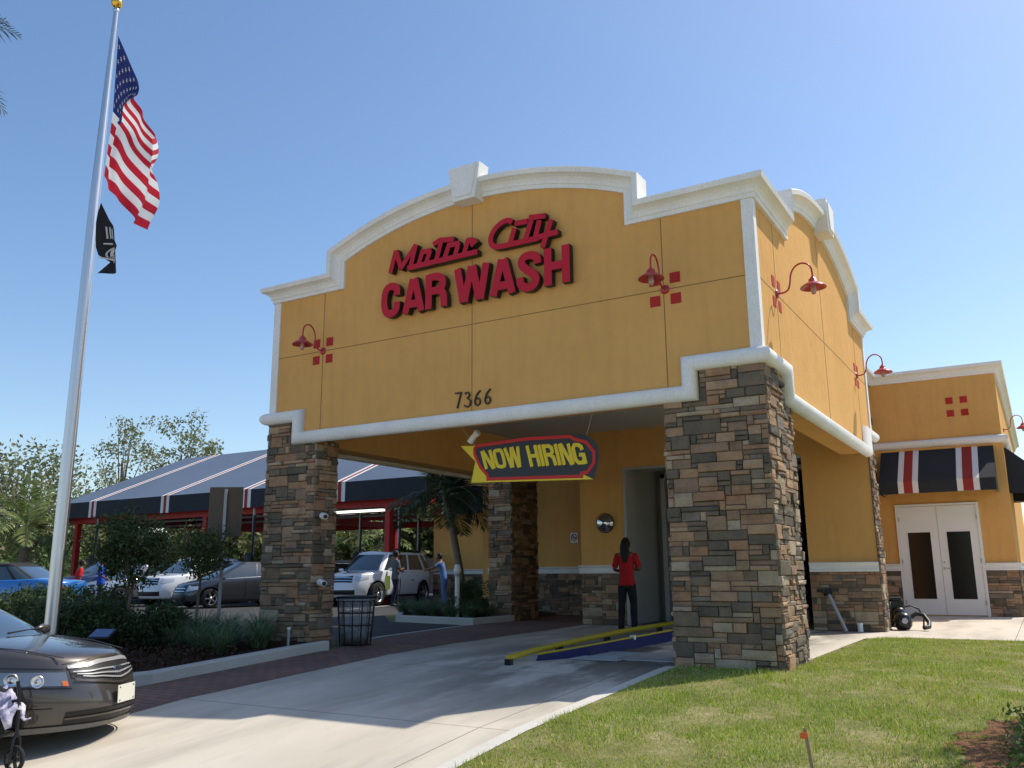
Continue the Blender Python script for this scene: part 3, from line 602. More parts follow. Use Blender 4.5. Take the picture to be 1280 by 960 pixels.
# ------------------------------------------------------------------ gooseneck lamps
def lamp(label, loc, rz):   # projects along local -y, base on wall at origin
    t = thing('gooseneck_lamp', label, 'wall lamp', loc, rz, 'red gooseneck lamps on the stucco walls')
    mb = MB(); mb.lathe([(.0,-.03),(.035,-.028),(.055,-.012),(.06,-.001)], 20, (0,0,0), 'y'); mb.build('wall_plate', RED, t)
    pts = [(0,-.02,0),(0,-.10,.005),(0,-.15,.04),(0,-.175,.12),(0,-.19,.22),(0,-.23,.30),(0,-.30,.345),(0,-.38,.335),(0,-.435,.28),(0,-.45,.2),(0,-.45,.14)]
    q = [Vector(p) for p in pts]; sm = []
    for i in range(len(q)-1):
        p0, p1, p2, p3 = q[max(i-1,0)], q[i], q[i+1], q[min(i+2,len(q)-1)]
        for k in range(4):
            u = k/4; sm.append(.5*((2*p1)+(p2-p0)*u+(2*p0-5*p1+4*p2-p3)*u*u+(3*p1-p0-3*p2+p3)*u**3))
    sm.append(q[-1]); mb = MB(); mb.tube(sm, .0115, 10); mb.build('arm', RED, t)
    mb = MB(); mb.lathe([(.022,.145),(.028,.13),(.05,.115),(.055,.085),(.075,.07),(.10,.055),(.15,.02),(.158,.008),(.158,.002),(.15,.012),(.10,.045),(.05,.07),(.0,.075)], 32, (0,-.45,0)); mb.build('shade', RED, t)
    mb = MB(); mb.lathe([(.03,.06),(.035,.0),(.035,-.04),(.02,-.07),(.0,-.078)], 16, (0,-.45,0)); gl = mb.build('bulb_jar', mat('jar_glass', (.75,.72,.66), .1, 0, .6, trans=.6), t)
    mb = MB()
    for k in range(4):
        a = k*PI/2; mb.tube([(.04*math.cos(a),-.45+.04*math.sin(a),.03),(.04*math.cos(a),-.45+.04*math.sin(a),-.03),(.02*math.cos(a),-.45+.02*math.sin(a),-.075),(0,-.45,-.082)], .0025, 5)
    mb.build('wire_guard', RED, t)
lamp('red gooseneck lamp at the left end of the front facade, above the street number', (-6.8,-.003,4.475), 0)
lamp('red gooseneck lamp on the shaded front facade right of the sign lettering', (-1.13,-.003,4.475), 0)
lamp('red gooseneck lamp on the sunlit side wall nearest the building corner', (.003,.93,4.475), PI/2)
lamp('red gooseneck lamp at the far end of the sunlit side wall', (.003,6.47,4.475), PI/2)
lamp('red gooseneck lamp on the annex side wall at the right picture edge', (2.003,15.6,4.55), PI/2)

# ------------------------------------------------------------------ small things on the portico
def sec_cam(label, loc, aim):
    t = thing('security_camera', label, 'security camera', loc, 0, 'white security cameras')
    a = Vector(aim).normalized(); mb = MB(); mb.tube([(0,0,0), a*.05], .05, 14); mb.build('mount', WDOOR, t)
    mb = MB(); mb.tube([a*.03, a*.10, a*.19+Vector((0,0,-.02))], [.03,.045,.045], 14); mb.build('housing', WDOOR, t)
    mb = MB(); e = a*.19+Vector((0,0,-.02)); mb.tube([e, e+a*.01], .032, 14); mb.build('lens', BLACK, t)
sec_cam('upper white dome camera on the right edge of the left stone column', (-6.80,.12,1.92), (.8,-.5,0))
sec_cam('lower white dome camera on the right edge of the left stone column', (-6.80,.12,.94), (.9,-.45,0))
sec_cam('white bullet camera under the front beam, above the banner arrow tail', (-4.2,.46,3.02), (-.7,.1,-.5))
for x, y, l in ((-6.3,4.6,'flat black ceiling fixture on the portico soffit above the banner'), (-4.1,4.6,'flat black ceiling fixture on the soffit nearer the right stone column')):
    mb = MB(); mb.lathe([(0,-.05),(.13,-.045),(.17,-.02),(.17,.0)], 20, (0,0,0)); o = mb.build('ceiling_light', BLACK); o.location = (x,y,3.998); tag(o, l, 'ceiling light', 'ceiling lights of the portico')
t = thing('convex_mirror', 'round convex safety mirror on the ochre wall beside the tunnel entrance', 'mirror', (-5.28,6.98,2.06), scale=.86)
mb = MB(); mb.lathe([(0,-.13),(.08,-.124),(.15,-.10),(.205,-.06),(.225,-.03)], 32, (0,0,0), 'y'); mb.build('mirror_dome', mat('mirror', (.5,.52,.55), .06, 1), t)
mb = MB(); mb.lathe([(.222,-.035),(.24,-.02),(.235,.0),(0,.0)], 32, (0,0,0), 'y'); mb.build('rim', BLACK, t)
t = thing('no_smoking_sign', 'small square white no smoking sign on the recessed ochre wall', 'sign', (-7.79,10.485,1.93))
mb = MB(); mb.box(-.11,.11,-.008,0,-.13,.13); mb.build('plate', WDOOR, t)
mb = MB(); N_ = 24; ring = [(.075*math.cos(2*PI*i/N_), .01+.075*math.sin(2*PI*i/N_)) for i in range(N_+1)]
ribbon(mb, [ring, [(-.05,.06),(.05,-.04)]], .018, front, .008, .011); ribbon(mb, [[(-.05,.0),(.05,.0)]], .018, front, .008, .0095); mb.build('prohibition_mark', BLACK, t, fix=False)

# guide rails, conveyor
mb = MB(); P = [(-3.10,-.55,.06),(-3.16,0.2,.09),(-3.34,1.9,.105),(-3.54,4.0,.11),(-3.60,6.5,.11),(-3.60,12,.11)]; mb.tube(P, .038, 14)
t = thing('guide_rail', 'long round yellow tyre guide rail running into the wash tunnel', 'guide rail'); mb.build('rail_tube', YELP, t)
mb = MB()
for x, y in ((-3.24,1.0),(-3.46,3.0),(-3.58,5.5),(-3.60,8)): mb.box(x-.04,x+.04,y-.04,y+.04,-.003,.075)
mb.box(-3.13,-3.05,-.60,-.53,-.02,.05); mb.build('foot', BLACKM, t)
t = thing('conveyor', 'blue steel conveyor with a yellow edge leading into the wash tunnel', 'conveyor')
mb = MB(); mb.add([(-2.95,-.16,0),(-2.60,.7,0),(-2.52,14,0),(-2.95,14,0),(-2.95,-.10,.07),(-2.70,.7,.11),(-2.68,14,.19),(-2.95,14,.19)], [(0,1,5,4),(1,2,6,5),(3,0,4,7),(2,3,7,6),(4,5,6,7)]); mb.build('side_panel', BLUEP, t)
mb = MB(); mb.tube([(-2.95,-.10,.075),(-2.74,.62,.113),(-2.69,4,.147),(-2.69,14,.20)], .014, 8); mb.build('edge_strip', YELP, t)
mb = MB(); mb.box(-2.75,-2.678,2.25,2.31,.10,.16); mb.build('tag_plate', WDOOR, t)
t = thing('floor_grate', 'dark steel drain grate in the concrete right of the blue conveyor', 'grate', (-2.35,.75,.002))
mb = MB(); mb.box(-.31,.31,-.55,.6,-.02,.0); mb.build('recess', BLACK, t)
mb = MB()
for k in range(15): mb.box(-.30,.30,-.54+k*.078,-.525+k*.078,0.0005,.012)
mb.box(-.315,-.30,-.55,.6,0,.013); mb.box(.30,.315,-.55,.6,0,.013); mb.build('bars', GALV, t)
mb = MB(); mb.box(-.4,.4,-.45,.45,0,.014); o = mb.build('floor_plate', GALV); o.location = (-1.75,.85,.0); tag(o, 'pale steel cover plate lying flat between the grate and the right column', 'cover plate')
# brushes in the tunnel
def brush(label, x, y, z0, z1, mt, r_=.32):
    t = thing('wash_brush', label, 'brush', (x,y,0), 0, 'upright wash brushes inside the tunnel'); mb = MB(); mb.tube([(0,0,0),(0,0,3.5)], .05, 10); mb.build('shaft', GALV, t)
    n = 900; a = NP.uniform(0, 2*PI, n); z = NP.uniform(z0, z1, n); L = r_*NP.uniform(.8,1.05,n); ca, sa = np.cos(a), np.sin(a); wv = .03
    V = np.stack([np.stack([ca*.05-sa*wv, sa*.05+ca*wv, z], 1), np.stack([ca*.05+sa*wv, sa*.05-ca*wv, z], 1), np.stack([ca*L+sa*wv, sa*L-ca*wv, z-.06], 1), np.stack([ca*L-sa*wv, sa*L+ca*wv, z-.06], 1)], 1)
    bulk('foam_strips', V, mt, t)
FB = leafmat('blue_foam', [(.01,.02,.16),(.015,.03,.22),(.01,.015,.1)], .8, False)
brush('upright blue foam brush just inside the tunnel entrance beside the right column', -4.1, 10.2, .3, 2.5, FB, .28)
brush('upright blue foam brush behind the front one on the right of the tunnel', -1.8, 9.2, .3, 2.4, FB)
mb = MB()
for x in (-1.45,-4.6): mb.box(x-.05,x+.05,8.6,8.7,0,3.2)
mb.box(-4.65,-1.4,8.6,8.7,3.1,3.2); tag(mb.build('wash_arch', GALV), 'grey steel arch frame standing inside the tunnel entrance', 'wash arch')
# propped pole, stub, mower
t = thing('propped_pole', 'white metal pole leaning against the stone base in the side opening', 'pole', (-.55,6.75,0))
mb = MB(); mb.tube([(0,-.25,.02),(-.33,.12,.66)], .028, 10); mb.build('shaft', GALV, t)
mb = MB(); mb.tube([(-.33,.12,.62),(-.36,.14,.72)], .07, 8); mb.cbox((-.42,.08,.70), .09,.03,.03); mb.build('head', BLACK, t)
mb = MB(); mb.tube([(0,0,0),(0,0,.12)], .045, 12); mb.tube([(0,0,.12),(0,0,.15)], .05, 12); o = mb.build('pipe_stub', WDOOR); o.location = (-.38,6.85,0); tag(o, 'short capped white pipe stub by the stone base in the side opening', 'pipe')
t = thing('leaf_blower', 'black backpack leaf blower lying on the pavement left of the double door', 'leaf blower', (.22,7.6,0), R(20))
mb = MB(); mb.lathe([(0,-.16),(.10,-.15),(.15,-.08),(.16,0),(.14,.09),(.09,.14),(0,.15)], 18, (0,0,.16)); mb.lathe([(0,-.12),(.10,-.1),(.12,0),(.09,.1),(0,.11)], 16, (-.02,.15,.28)); mb.build('engine_housing', mat('black_plastic', (.012,.012,.013), .3), t)
mb = MB(); mb.cbox((-.08,.22,.28), .16,.05,.24); mb.cbox((-.06,.2,.54), .10,.07,.03); smooth_bevel(mb.build('back_frame', BLACK, t), .02)
mb = MB(); mb.tube([(.12,.05,.2),(.25,.08,.28),(.36,.02,.26),(.42,-.08,.14),(.38,-.2,.07),(.28,-.28,.06)], .04, 10); mb.build('blower_tube', BLACK, t)
mb = MB(); mb.tube([(.1,.2,.4),(.2,.18,.42),(.33,.2,.36),(.40,.16,.22),(.36,.08,.05)], .016, 8); mb.tube([(-.14,.15,.5),(-.2,.0,.42),(-.2,-.05,.2),(-.12,.05,.05)], .014, 8); mb.build('strap', BLACK, t)
mb = MB(); mb.lathe([(.05,-.01),(.05,.0),(0,.003)], 14, (0,-.155,.17), 'y'); mb.build('cap', GALV, t)

# litter bin
t = thing('litter_bin', 'black wire litter bin with a clear bag beside the left stone column', 'litter bin', (-6.62,.75,0))
mb = MB()
for z, r_ in ((.02,.235),(.30,.255),(.48,.27),(.66,.285),(.71,.30)): mb.tube([(r_*math.cos(2*PI*i/28), r_*math.sin(2*PI*i/28), z) for i in range(29)], .011 if z < .7 else .02, 6)
for k in range(12):
    a = 2*PI*k/12; mb.tube([(.235*math.cos(a),.235*math.sin(a),.0),(.29*math.cos(a),.29*math.sin(a),.70)], .009, 6)
mb.build('frame', BLACKM, t)
mb = MB(); mb.lathe([(.19,.03),(.235,.25),(.255,.5),(.272,.68),(.305,.722),(.308,.66)], 28, cap=False); bg_ = mb.build('bin_bag', mat('clear_bag', (.35,.37,.4), .25, 0, .5, alpha=.35), t)
mb = MB(); mb.lathe([(.0,.02),(.2,.03),(.215,.16),(.15,.2),(0,.19)], 18); mb.build('litter', noisy('litter', (.2,.19,.16), (.05,.05,.05), 9, 40), t)

# ------------------------------------------------------------------ vegetation
GR = leafmat('lawn_blades', [(.40,.50,.05),(.47,.55,.065),(.25,.37,.04),(.56,.59,.09),(.74,.67,.25),(.43,.52,.065),(.32,.46,.05),(.80,.73,.38),(.52,.57,.08),(.17,.29,.035)], .6)
def hv(x, y):
    return np.where(y > -.3, 0, np.where(y > -3.5, -.055*(-y-.3), -.176-.10*(np.minimum(-y, 9.5)-3.5)))
def blades(x, y, L, wd, lean=.5):
    n = len(x); a = NP.uniform(0, 2*PI, n); b = NP.uniform(0, 2*PI, n); z = hv(x, y); ca, sa = np.cos(a)*wd/2, np.sin(a)*wd/2
    tx, ty = np.cos(b)*L*lean, np.sin(b)*L*lean; zz = L*np.sqrt(np.maximum(.1, 1-lean**2))
    return np.stack([np.stack([x-ca,y-sa,z-.005],1), np.stack([x+ca,y+sa,z-.005],1), np.stack([x+tx,y+ty,z+zz],1)], 1)
nb = NB(GR); cl_ = GR.node_tree.nodes['Principled BSDF'].inputs['Base Color'].links[0].from_socket
v_ = nb.coord(); pa = nb.noise(v_, 2.2, 5, .7); pc_ = nb.ramp(pa, [(.52, g(0)), (.68, g(.8))]); pb = nb.noise(v_, .9, 4, .6)
cc_ = nb.mix(pc_, cl_, (.52,.45,.20)); cc_ = nb.mix(.55, cc_, nb.ramp(pb, [(.35, (.72,.9,.7)), (.65, (1.15,1.08,1.0))]), 'MULTIPLY')
nb.col(cc_)
for n_ in nb.t.nodes:
    if n_.bl_idname == 'ShaderNodeBsdfTranslucent': nb.L.new(cc_, n_.inputs[0])
def lawn():
    out = []
    for (x0,x1,y0,y1,dens) in ((-1.2,2.6,-6.5,-1.5,5200),(-1.2,2.8,-1.5,2.2,3900),(-.06,3.0,2.2,5.75,3000),(2.6,7,-7,5.7,700)):
        n = int((x1-x0)*(y1-y0)*dens); x = NP.uniform(x0,x1,n); y = NP.uniform(y0,y1,n)
        k = ((x > -1.17)&(y < .0))|((x > -.02+.01*np.sin(y*9))&(y < 5.15))|((x > .1)&(y < 5.5+.03*np.sin(x*7)))
        # thin patches
        pn = np.sin(x*3.1+np.sin(y*2.3)*1.7)*np.sin(y*2.7+np.cos(x*1.9)*2)+.35*np.sin(x*11+y*7)
        k &= (NP.rand(n) < np.where(pn > .55, .35, 1))
        # bare mulch ring lower right
        md = np.hypot((x-2.75)/.92, (y+2.75)/1.35)+.09*np.sin(x*13+y*5)+.07*np.sin(y*17-x*6); k &= ~((md < .95)&(NP.rand(n) < .93))
        k &= ~((x < -.0)&(x > -1.19)&(y > -.02))
        out.append((x[k], y[k]))
    x = np.concatenate([o[0] for o in out]); y = np.concatenate([o[1] for o in out])
    tuft = .75+.5*(np.sin(x*4.3+1.2*np.sin(y*3.1))*np.sin(y*3.9+np.sin(x*5))+.3)
    L = NP.uniform(.014,.05,len(x))*np.clip(tuft,.5,1.5)*(.75+.5*np.abs(np.sin(x*23+2*np.sin(y*19))*np.sin(y*27+x*9)))
    V = blades(x, y, L, NP.uniform(.004,.011,len(x)), NP.uniform(.15,.95,len(x)))
    tag(bulk('lawn_grass', V, GR), 'short green lawn with straw coloured patches', 'grass', kind='stuff')
lawn()
sheet('mulch_bed', [(2.75+.92*math.cos(a*PI/30)*(1+.07*math.sin(a*1.9)+.05*math.sin(a*.7)), -2.75+1.35*math.sin(a*PI/30)*(1+.07*math.cos(a*1.3))) for a in range(60)], .003, MATS['pine_straw'])

def leaf_cloud(C, n_per, spread, size, flat=.5):
    """C (k,3) clump centres -> diamond leaves"""
    k = len(C); idx = NP.randint(0, k, n_per*k); c = C[idx]; s = np.asarray(spread)
    p = c+np.clip(NP.normal(0, 1, c.shape), -1.7, 1.7)*(s if s.ndim == 0 else s[idx][:,None])*np.array([1,1,.8])
    n = len(p); d = NP.normal(0,1,(n,3)); d /= np.linalg.norm(d,axis=1)[:,None]; u = NP.normal(0,1,(n,3)); u -= d*(u*d).sum(1)[:,None]; u /= np.linalg.norm(u,axis=1)[:,None]
    L = NP.uniform(.6,1.3,n)[:,None]*size; W_ = L*flat
    return np.stack([p-d*L/2, p+u*W_/2, p+d*L/2, p-u*W_/2], 1)
def tree(label, loc, H, trunk_h, cr, leaf, ncl, nper, mt, seed, name='broadleaf_tree', cat='tree', group=None, tr=.12, gaps=.35, crz=None, spread=None):
    rd = random.Random(seed); t = thing(name, label, cat, loc, 0, group); mb = MB(); crz = crz or (H-trunk_h)/2
    mb.tube([(0,0,-.1),(rd.uniform(-.05,.05)*H*.1,0,trunk_h*.5),(rd.uniform(-.1,.1),rd.uniform(-.1,.1),trunk_h),(rd.uniform(-.2,.2),rd.uniform(-.2,.2),trunk_h+crz)], [tr,tr*.8,tr*.65,tr*.25], 8)
    cen = []; 
    for i in range(ncl):
        while True:
            p = Vector((rd.uniform(-1,1), rd.uniform(-1,1), rd.uniform(-1,1)))
            if gaps < p.length < 1: break
        p.length = p.length*rd.uniform(.75,1.12)
        q = Vector((p.x*cr, p.y*cr, trunk_h+crz+p.z*crz)); cen.append(q)
        if i < 14:
            b = Vector((0,0,trunk_h*rd.uniform(.75,1.3))); mb.tube([b, b.lerp(q,.5)+Vector((0,0,-.05*cr)), q], [tr*.4,tr*.22,tr*.06], 5)
    mb.build('trunk', BARK, t); V = leaf_cloud(np.array(cen), nper, spread or cr*.16, leaf); bulk('crown', V, mt, t); return t
LG1 = leafmat('leaves_mid', [(.06,.10,.03),(.08,.13,.04),(.045,.075,.025),(.11,.15,.05),(.13,.15,.07)])
LG2 = leafmat('leaves_olive', [(.21,.24,.11),(.28,.29,.15),(.16,.19,.08),(.34,.33,.19),(.19,.22,.10)])
LG6 = leafmat('leaves_thicket', [(.15,.18,.05),(.20,.22,.07),(.10,.13,.035),(.26,.26,.10),(.12,.15,.045),(.20,.16,.08)])
LG7 = leafmat('leaves_young', [(.05,.085,.03),(.07,.11,.04),(.09,.13,.05),(.04,.065,.025)])
LG3 = leafmat('leaves_dark', [(.05,.085,.03),(.07,.115,.04),(.09,.135,.05),(.04,.065,.025)])
LG4 = leafmat('leaves_bright', [(.09,.16,.03),(.13,.20,.05),(.07,.12,.03),(.17,.22,.07)])
LG5 = leafmat('grass_clump_blades', [(.11,.19,.08),(.15,.24,.11),(.08,.14,.06),(.20,.28,.15),(.24,.29,.17)])
LRED = leafmat('bronze_ground_leaves', [(.07,.03,.025),(.10,.045,.03),(.05,.06,.025),(.12,.06,.04)])
def palm(label, loc, H, L, nf, mt, seed, tr=.14, group=None, lean=(0,0), droop=1.0, leaflets=26, lw=.035, name='palm_tree', ll=.42):
    rd = random.Random(seed); t = thing(name, label, 'palm tree', loc, 0, group); mb = MB(); top = Vector((lean[0],lean[1],H))
    pts = [Vector((lean[0]*(i/8)**1.5, lean[1]*(i/8)**1.5, H*i/8)) for i in range(9)]; mb.tube(pts, [tr*(1.15-.3*i/8)*(1+.05*(i%2)) for i in range(9)], 10); mb.build('trunk', PALMB, t)
    mr = MB(); quads = []
    for k in range(nf):
        az = 2*PI*k/nf*2.4+rd.uniform(-.2,.2); el = rd.uniform(-.25,1.25); Lk = L*rd.uniform(.8,1.1); d = Vector((math.cos(az)*math.cos(el), math.sin(az)*math.cos(el), math.sin(el))); p = top.copy(); pl = [p.copy()]; n_ = 14
        for i in range(n_):
            p = p+d*(Lk/n_); d = (d+Vector((0,0,-.085*droop))).normalized(); pl.append(p.copy())
        mr.tube(pl, [.02*(1-.9*i/n_)+.003 for i in range(n_+1)], 5)
        for i in range(leaflets*2):
            u = .12+.87*(i//2)/leaflets; f = u*n_; j = min(int(f), n_-1); q = pl[j].lerp(pl[j+1], f-j); dd = (pl[j+1]-pl[j]).normalized()
            sd_ = dd.cross(Vector((0,0,1))); sd_ = sd_.normalized() if sd_.length > .05 else Vector((1,0,0)); up_ = sd_.cross(dd)
            s_ = 1 if i % 2 else -1; ln = ll*L/2*math.sin(PI*min(.95,(.15+u*.8)))*rd.uniform(.85,1.1); e = (sd_*s_*.75+dd*.55+up_*rd.uniform(-.1,.25)).normalized()
            w_ = dd*lw*.5; mid_ = q+e*ln*.5+Vector((0,0,-.02)); end = q+e*ln+Vector((0,0,-.22*ln))
            quads.append([q-w_*.4, mid_-w_, end, mid_+w_])
    mr.build('frond_stems', mat('palm_stem', (.12,.14,.05), .6), t); bulk('fronds', np.array([[tuple(a) for a in q] for q in quads]), mt, t); return t
def grass_clump(label, loc, L, n, mt, seed, group, name='ornamental_grass', cat='ornamental grass', wd=.014):
    st = NP.get_state(); NP.seed(seed); a = NP.uniform(0,2*PI,n); el = NP.uniform(.75,1.5,n); Ln = NP.uniform(.6,1.1,n)*L; r0 = NP.uniform(0,.12,n); V = []
    bx, by = np.cos(a)*r0, np.sin(a)*r0; seg = 4; px, py, pz = bx, by, np.zeros(n); ex = -np.sin(a)*wd/2; ey = np.cos(a)*wd/2
    for i in range(seg):
        w0 = 1-i/seg*.8; w1 = 1-(i+1)/seg*.8 if i < seg-1 else .05
        e2 = el-(i*.38*NP.uniform(.7,1.3,n)); nx, ny, nz = px+np.cos(a)*np.cos(e2)*Ln/seg, py+np.sin(a)*np.cos(e2)*Ln/seg, pz+np.sin(e2)*Ln/seg
        V.append(np.stack([np.stack([px-ex*w0,py-ey*w0,pz],1), np.stack([px+ex*w0,py+ey*w0,pz],1), np.stack([nx+ex*w1,ny+ey*w1,nz],1), np.stack([nx-ex*w1,ny-ey*w1,nz],1)],1)); px, py, pz = nx, ny, nz
    V = np.concatenate(V); NP.set_state(st); o = bulk(name, V, mt); o.location = loc; o.rotation_euler = (0,0,0); tag(o, label, cat, group); return o

# planter by the left column: grasses, ground cover, hedge, two young trees
rd = random.Random(3); k = 0; gproto = None
for i in range(7):
    for j in range(3):
        x = -7.0-.62*i+rd.uniform(-.12,.12); y = -.28-.55*j+rd.uniform(-.1,.1)
        if i > 5 and j > 1 or (i == 0 and j == 0): continue
        lab = 'green strap leaved ornamental grass clump in the kerbed planter bed'
        if gproto is None or k % 5 == 0: gproto = grass_clump(lab, (x,y,.09+h(x,y)), rd.uniform(.52,.66), 330, LG5, 100+k, 'ornamental grasses in the planter bed')
        else:
            o = gproto.copy(); COL.objects.link(o); o.location = (x,y,.09+h(x,y)); o.rotation_euler = (0,0,rd.uniform(0,6)); s_ = rd.uniform(.85,1.1); o.scale = (s_,)*3
        k += 1
def ground_cover(name, label, poly_fn, n, L, mt, zoff=.1, kind='stuff'):
    P = np.array([poly_fn() for _ in range(n)]); C = np.stack([P[:,0], P[:,1], hv(P[:,0],P[:,1])+zoff], 1); V = leaf_cloud(C, 26, .07, L); V[:,:,2] = np.maximum(V[:,:,2], (hv(C[:,0],C[:,1])).min()+.01)
    tag(bulk(name, V, mt), label, 'ground cover', kind=kind)
ground_cover('ground_cover', 'low bronze and green ground cover along the kerb of the planter', lambda: (rd.uniform(-10.5,-6.65), rd.uniform(-3.0,-1.3)), 260, .05, LRED, .13)
def shrub(label, loc, r_, hgt, mt, seed, leaf=.06, ncl=60, nper=60, group=None, name='shrub', cat='shrub', stems=6):
    rd = random.Random(seed); t = thing(name, label, cat, loc, 0, group); mb = MB(); C = []
    for i in range(ncl):
        a = rd.uniform(0,2*PI); rr_ = r_*math.sqrt(rd.random())*rd.uniform(.6,1.1); z = hgt*rd.uniform(.12,1.0)*(1-.35*(rr_/r_)**2); C.append((rr_*math.cos(a), rr_*math.sin(a), z))
    for i in range(stems): mb.tube([(0,0,-.02), Vector(C[i])*.5, C[i]], [.018,.012,.004], 5)
    mb.build('stems', BARK, t); bulk('foliage', leaf_cloud(np.array(C), nper, r_*.13, leaf), mt, t); return t
hed = [(-8.45,-1.35,.45,.62),(-8.9,-2.0,.5,.7),(-9.2,-2.4,.6,.75),(-9.6,-1.5,.6,.85),(-10.3,-2.3,.6,.8),(-10.9,-1.4,.6,.9),(-12.0,-1.2,.6,.85)]
hl = ['at the right end of the hedge row beside the grass clumps','in the front row directly behind the black floodlight','just right of the flagpole foot','in the back row between floodlight and young tree','left of the flagpole in the front row','directly behind the flagpole','in the back row in front of the blue convertible']
for (x,y,r_,hh), l in zip(hed, hl): shrub('dark green hedge shrub '+l, (x,y,.09+h(x,y)), r_, hh, LG3, int(x*10)%97, .055, 70, 70, 'hedge shrubs in the planter bed', stems=5)
shrub('bright green leafy shrub in front of the blue convertible', (-10.75,-2.75,-.05), .45, .95, LG4, 5, .09, 40, 50)
tree('young dark green tree with dense crown standing behind the floodlight', (-8.95,-1.55,.02), 2.0, .95, .52, .065, 64, 80, LG7, 61, group='young trees in the planter bed', tr=.035, name='young_tree', spread=.10)
tree('young open crowned tree in front of the back of the brown road sign', (-9.75,.35,.05), 1.9, .95, .5, .065, 50, 60, LG1, 62, group='young trees in the planter bed', tr=.03, name='young_tree', spread=.12)
ground_cover('ground_cover', 'low green creeping ground cover in the straw mulch at the lower right corner', lambda: (rd.uniform(2.2,3.6), rd.uniform(-3.6,-1.9)), 150, .05, LG4, .06)
# palms etc.
PG1 = leafmat('palm_leaves_dark', [(.04,.07,.025),(.06,.095,.035),(.03,.05,.02)]); PG2 = leafmat('palm_leaves_bright', [(.16,.22,.06),(.23,.28,.08),(.11,.17,.045),(.30,.32,.13)])  # second set is a brighter, yellower green
palm('slender palm with a curved trunk in the island by the portico', (-10.15,8.92,.05), 3.0, 1.9, 26, PG1, 4, .09, lean=(-.55,-.1), leaflets=28, lw=.06, ll=.7, droop=1.05)
palm('tall palm at the left picture edge, only frond tips in view', (-12.24,-4.08,-.2), 9.6, 1.75, 34, PG1, 9, .14, leaflets=30, lw=.028, ll=.62, droop=1.5)
for i in range(6):
    for j in range(2):
        x, y = -11.4+.58*i+rd.uniform(-.1,.1), 7.35+.6*j+rd.uniform(-.1,.1)-.1*i
        o = gproto.copy(); COL.objects.link(o); o.location = (x, y+(.7 if i < 2 else 0), .09); o.rotation_euler = (0,0,rd.uniform(0,6)); tag(o, 'tufted ornamental grass clump in the island beside the white bollard', 'ornamental grass', 'ornamental grasses in the island')
shrub('dark clipped shrub between the white bollard and the rear stone column', (-9.0,7.35,.09), .45, .8, LG3, 33, .05, 60, 70)
shrub('dark low shrub at the foot of the slender palm', (-9.7,8.6,.09), .5, .85, LG3, 34, .05, 60, 60)
ir = random.Random(5)
tree('small shady tree beyond the right picture edge beside the mulch bed', (3.42,-1.25,-.03), 3.1, 1.35, .75, .09, 45, 45, LG1, 15, tr=.06, name='small_tree', spread=.16)

# ------------------------------------------------------------------ flagpole and flags
PX, PY = -8.75, -2.8; PZ = h(PX,PY)+.05
t = thing('flagpole', 'tall tapered brushed aluminium flagpole with a gold ball in the planter', 'flagpole', (PX,PY,PZ))
mb = MB(); mb.tube([(0,0,0),(0,0,3.5),(0,0,6.5),(.07,0,9.50-PZ)], [.088,.082,.066,.034], 24); mb.build('pole', ALU, t)
mb = MB(); mb.lathe([(.16,0),(.16,.03),(.12,.07),(.10,.09)], 24); mb.build('base_collar', ALU, t)
mb = MB(); mb.lathe([(.04,0),(.05,.03),(.03,.06),(.012,.07),(.012,.10)], 14, (.07,0,9.48-PZ)); mb.build('truck', ALU, t)
mb = MB(); mb.lathe([(0,0)]+[(.085*math.sin(PI*i/12), .085-.085*math.cos(PI*i/12)) for i in range(1,12)]+[(0,.17)], 20, (.07,0,9.55-PZ)); mb.build('gold_ball', mat('gold', (.75,.45,.08), .2, 1), t)
mb = MB(); mb.tube([(.13,-.02,9.45-PZ),(.16,-.02,6.5-PZ),(.13,-.02,1.4-PZ)], .006, 5); mb.build('halyard', mat('rope', (.6,.6,.58), .8), t)
NVY = noisy('navy_cloth', (.012,.018,.10), (.02,.028,.14), 6, 150, .8, .3, .002); RCL = noisy('red_cloth', (.42,.012,.03), (.5,.02,.04), 6, 150, .8, .3, .002); WCL = noisy('white_cloth', (.72,.72,.72), (.8,.8,.8), 6, 150, .8, .3, .002)
for mt_, c_ in ((NVY,(.02,.03,.14)),(RCL,(.55,.02,.04)),(WCL,(.8,.8,.8))):
    nb = NB(mt_); tr = nb.n('ShaderNodeBsdfTranslucent'); tr.inputs[0].default_value = (*c_,1); mx = nb.n('ShaderNodeMixShader'); mx.inputs[0].default_value = .35; nb.L.new(nb.b.outputs[0], mx.inputs[1]); nb.L.new(tr.outputs[0], mx.inputs[2]); nb.L.new(mx.outputs[0], nb.t.nodes['Material Output'].inputs[0])
FL = [[(-8.53,9.011),(-8.476,7.737),(-8.537,6.733)],[(-8.19,8.363),(-8.296,7.512),(-8.33,6.454)],[(-7.912,7.821),(-8.214,7.412),(-8.149,6.287)],[(-7.731,7.471),(-7.724,6.729),(-7.815,5.869)],[(-7.532,7.043),(-7.248,6.287),(-7.267,5.573)]]
UK = [0,.2,.4,.7,1.]
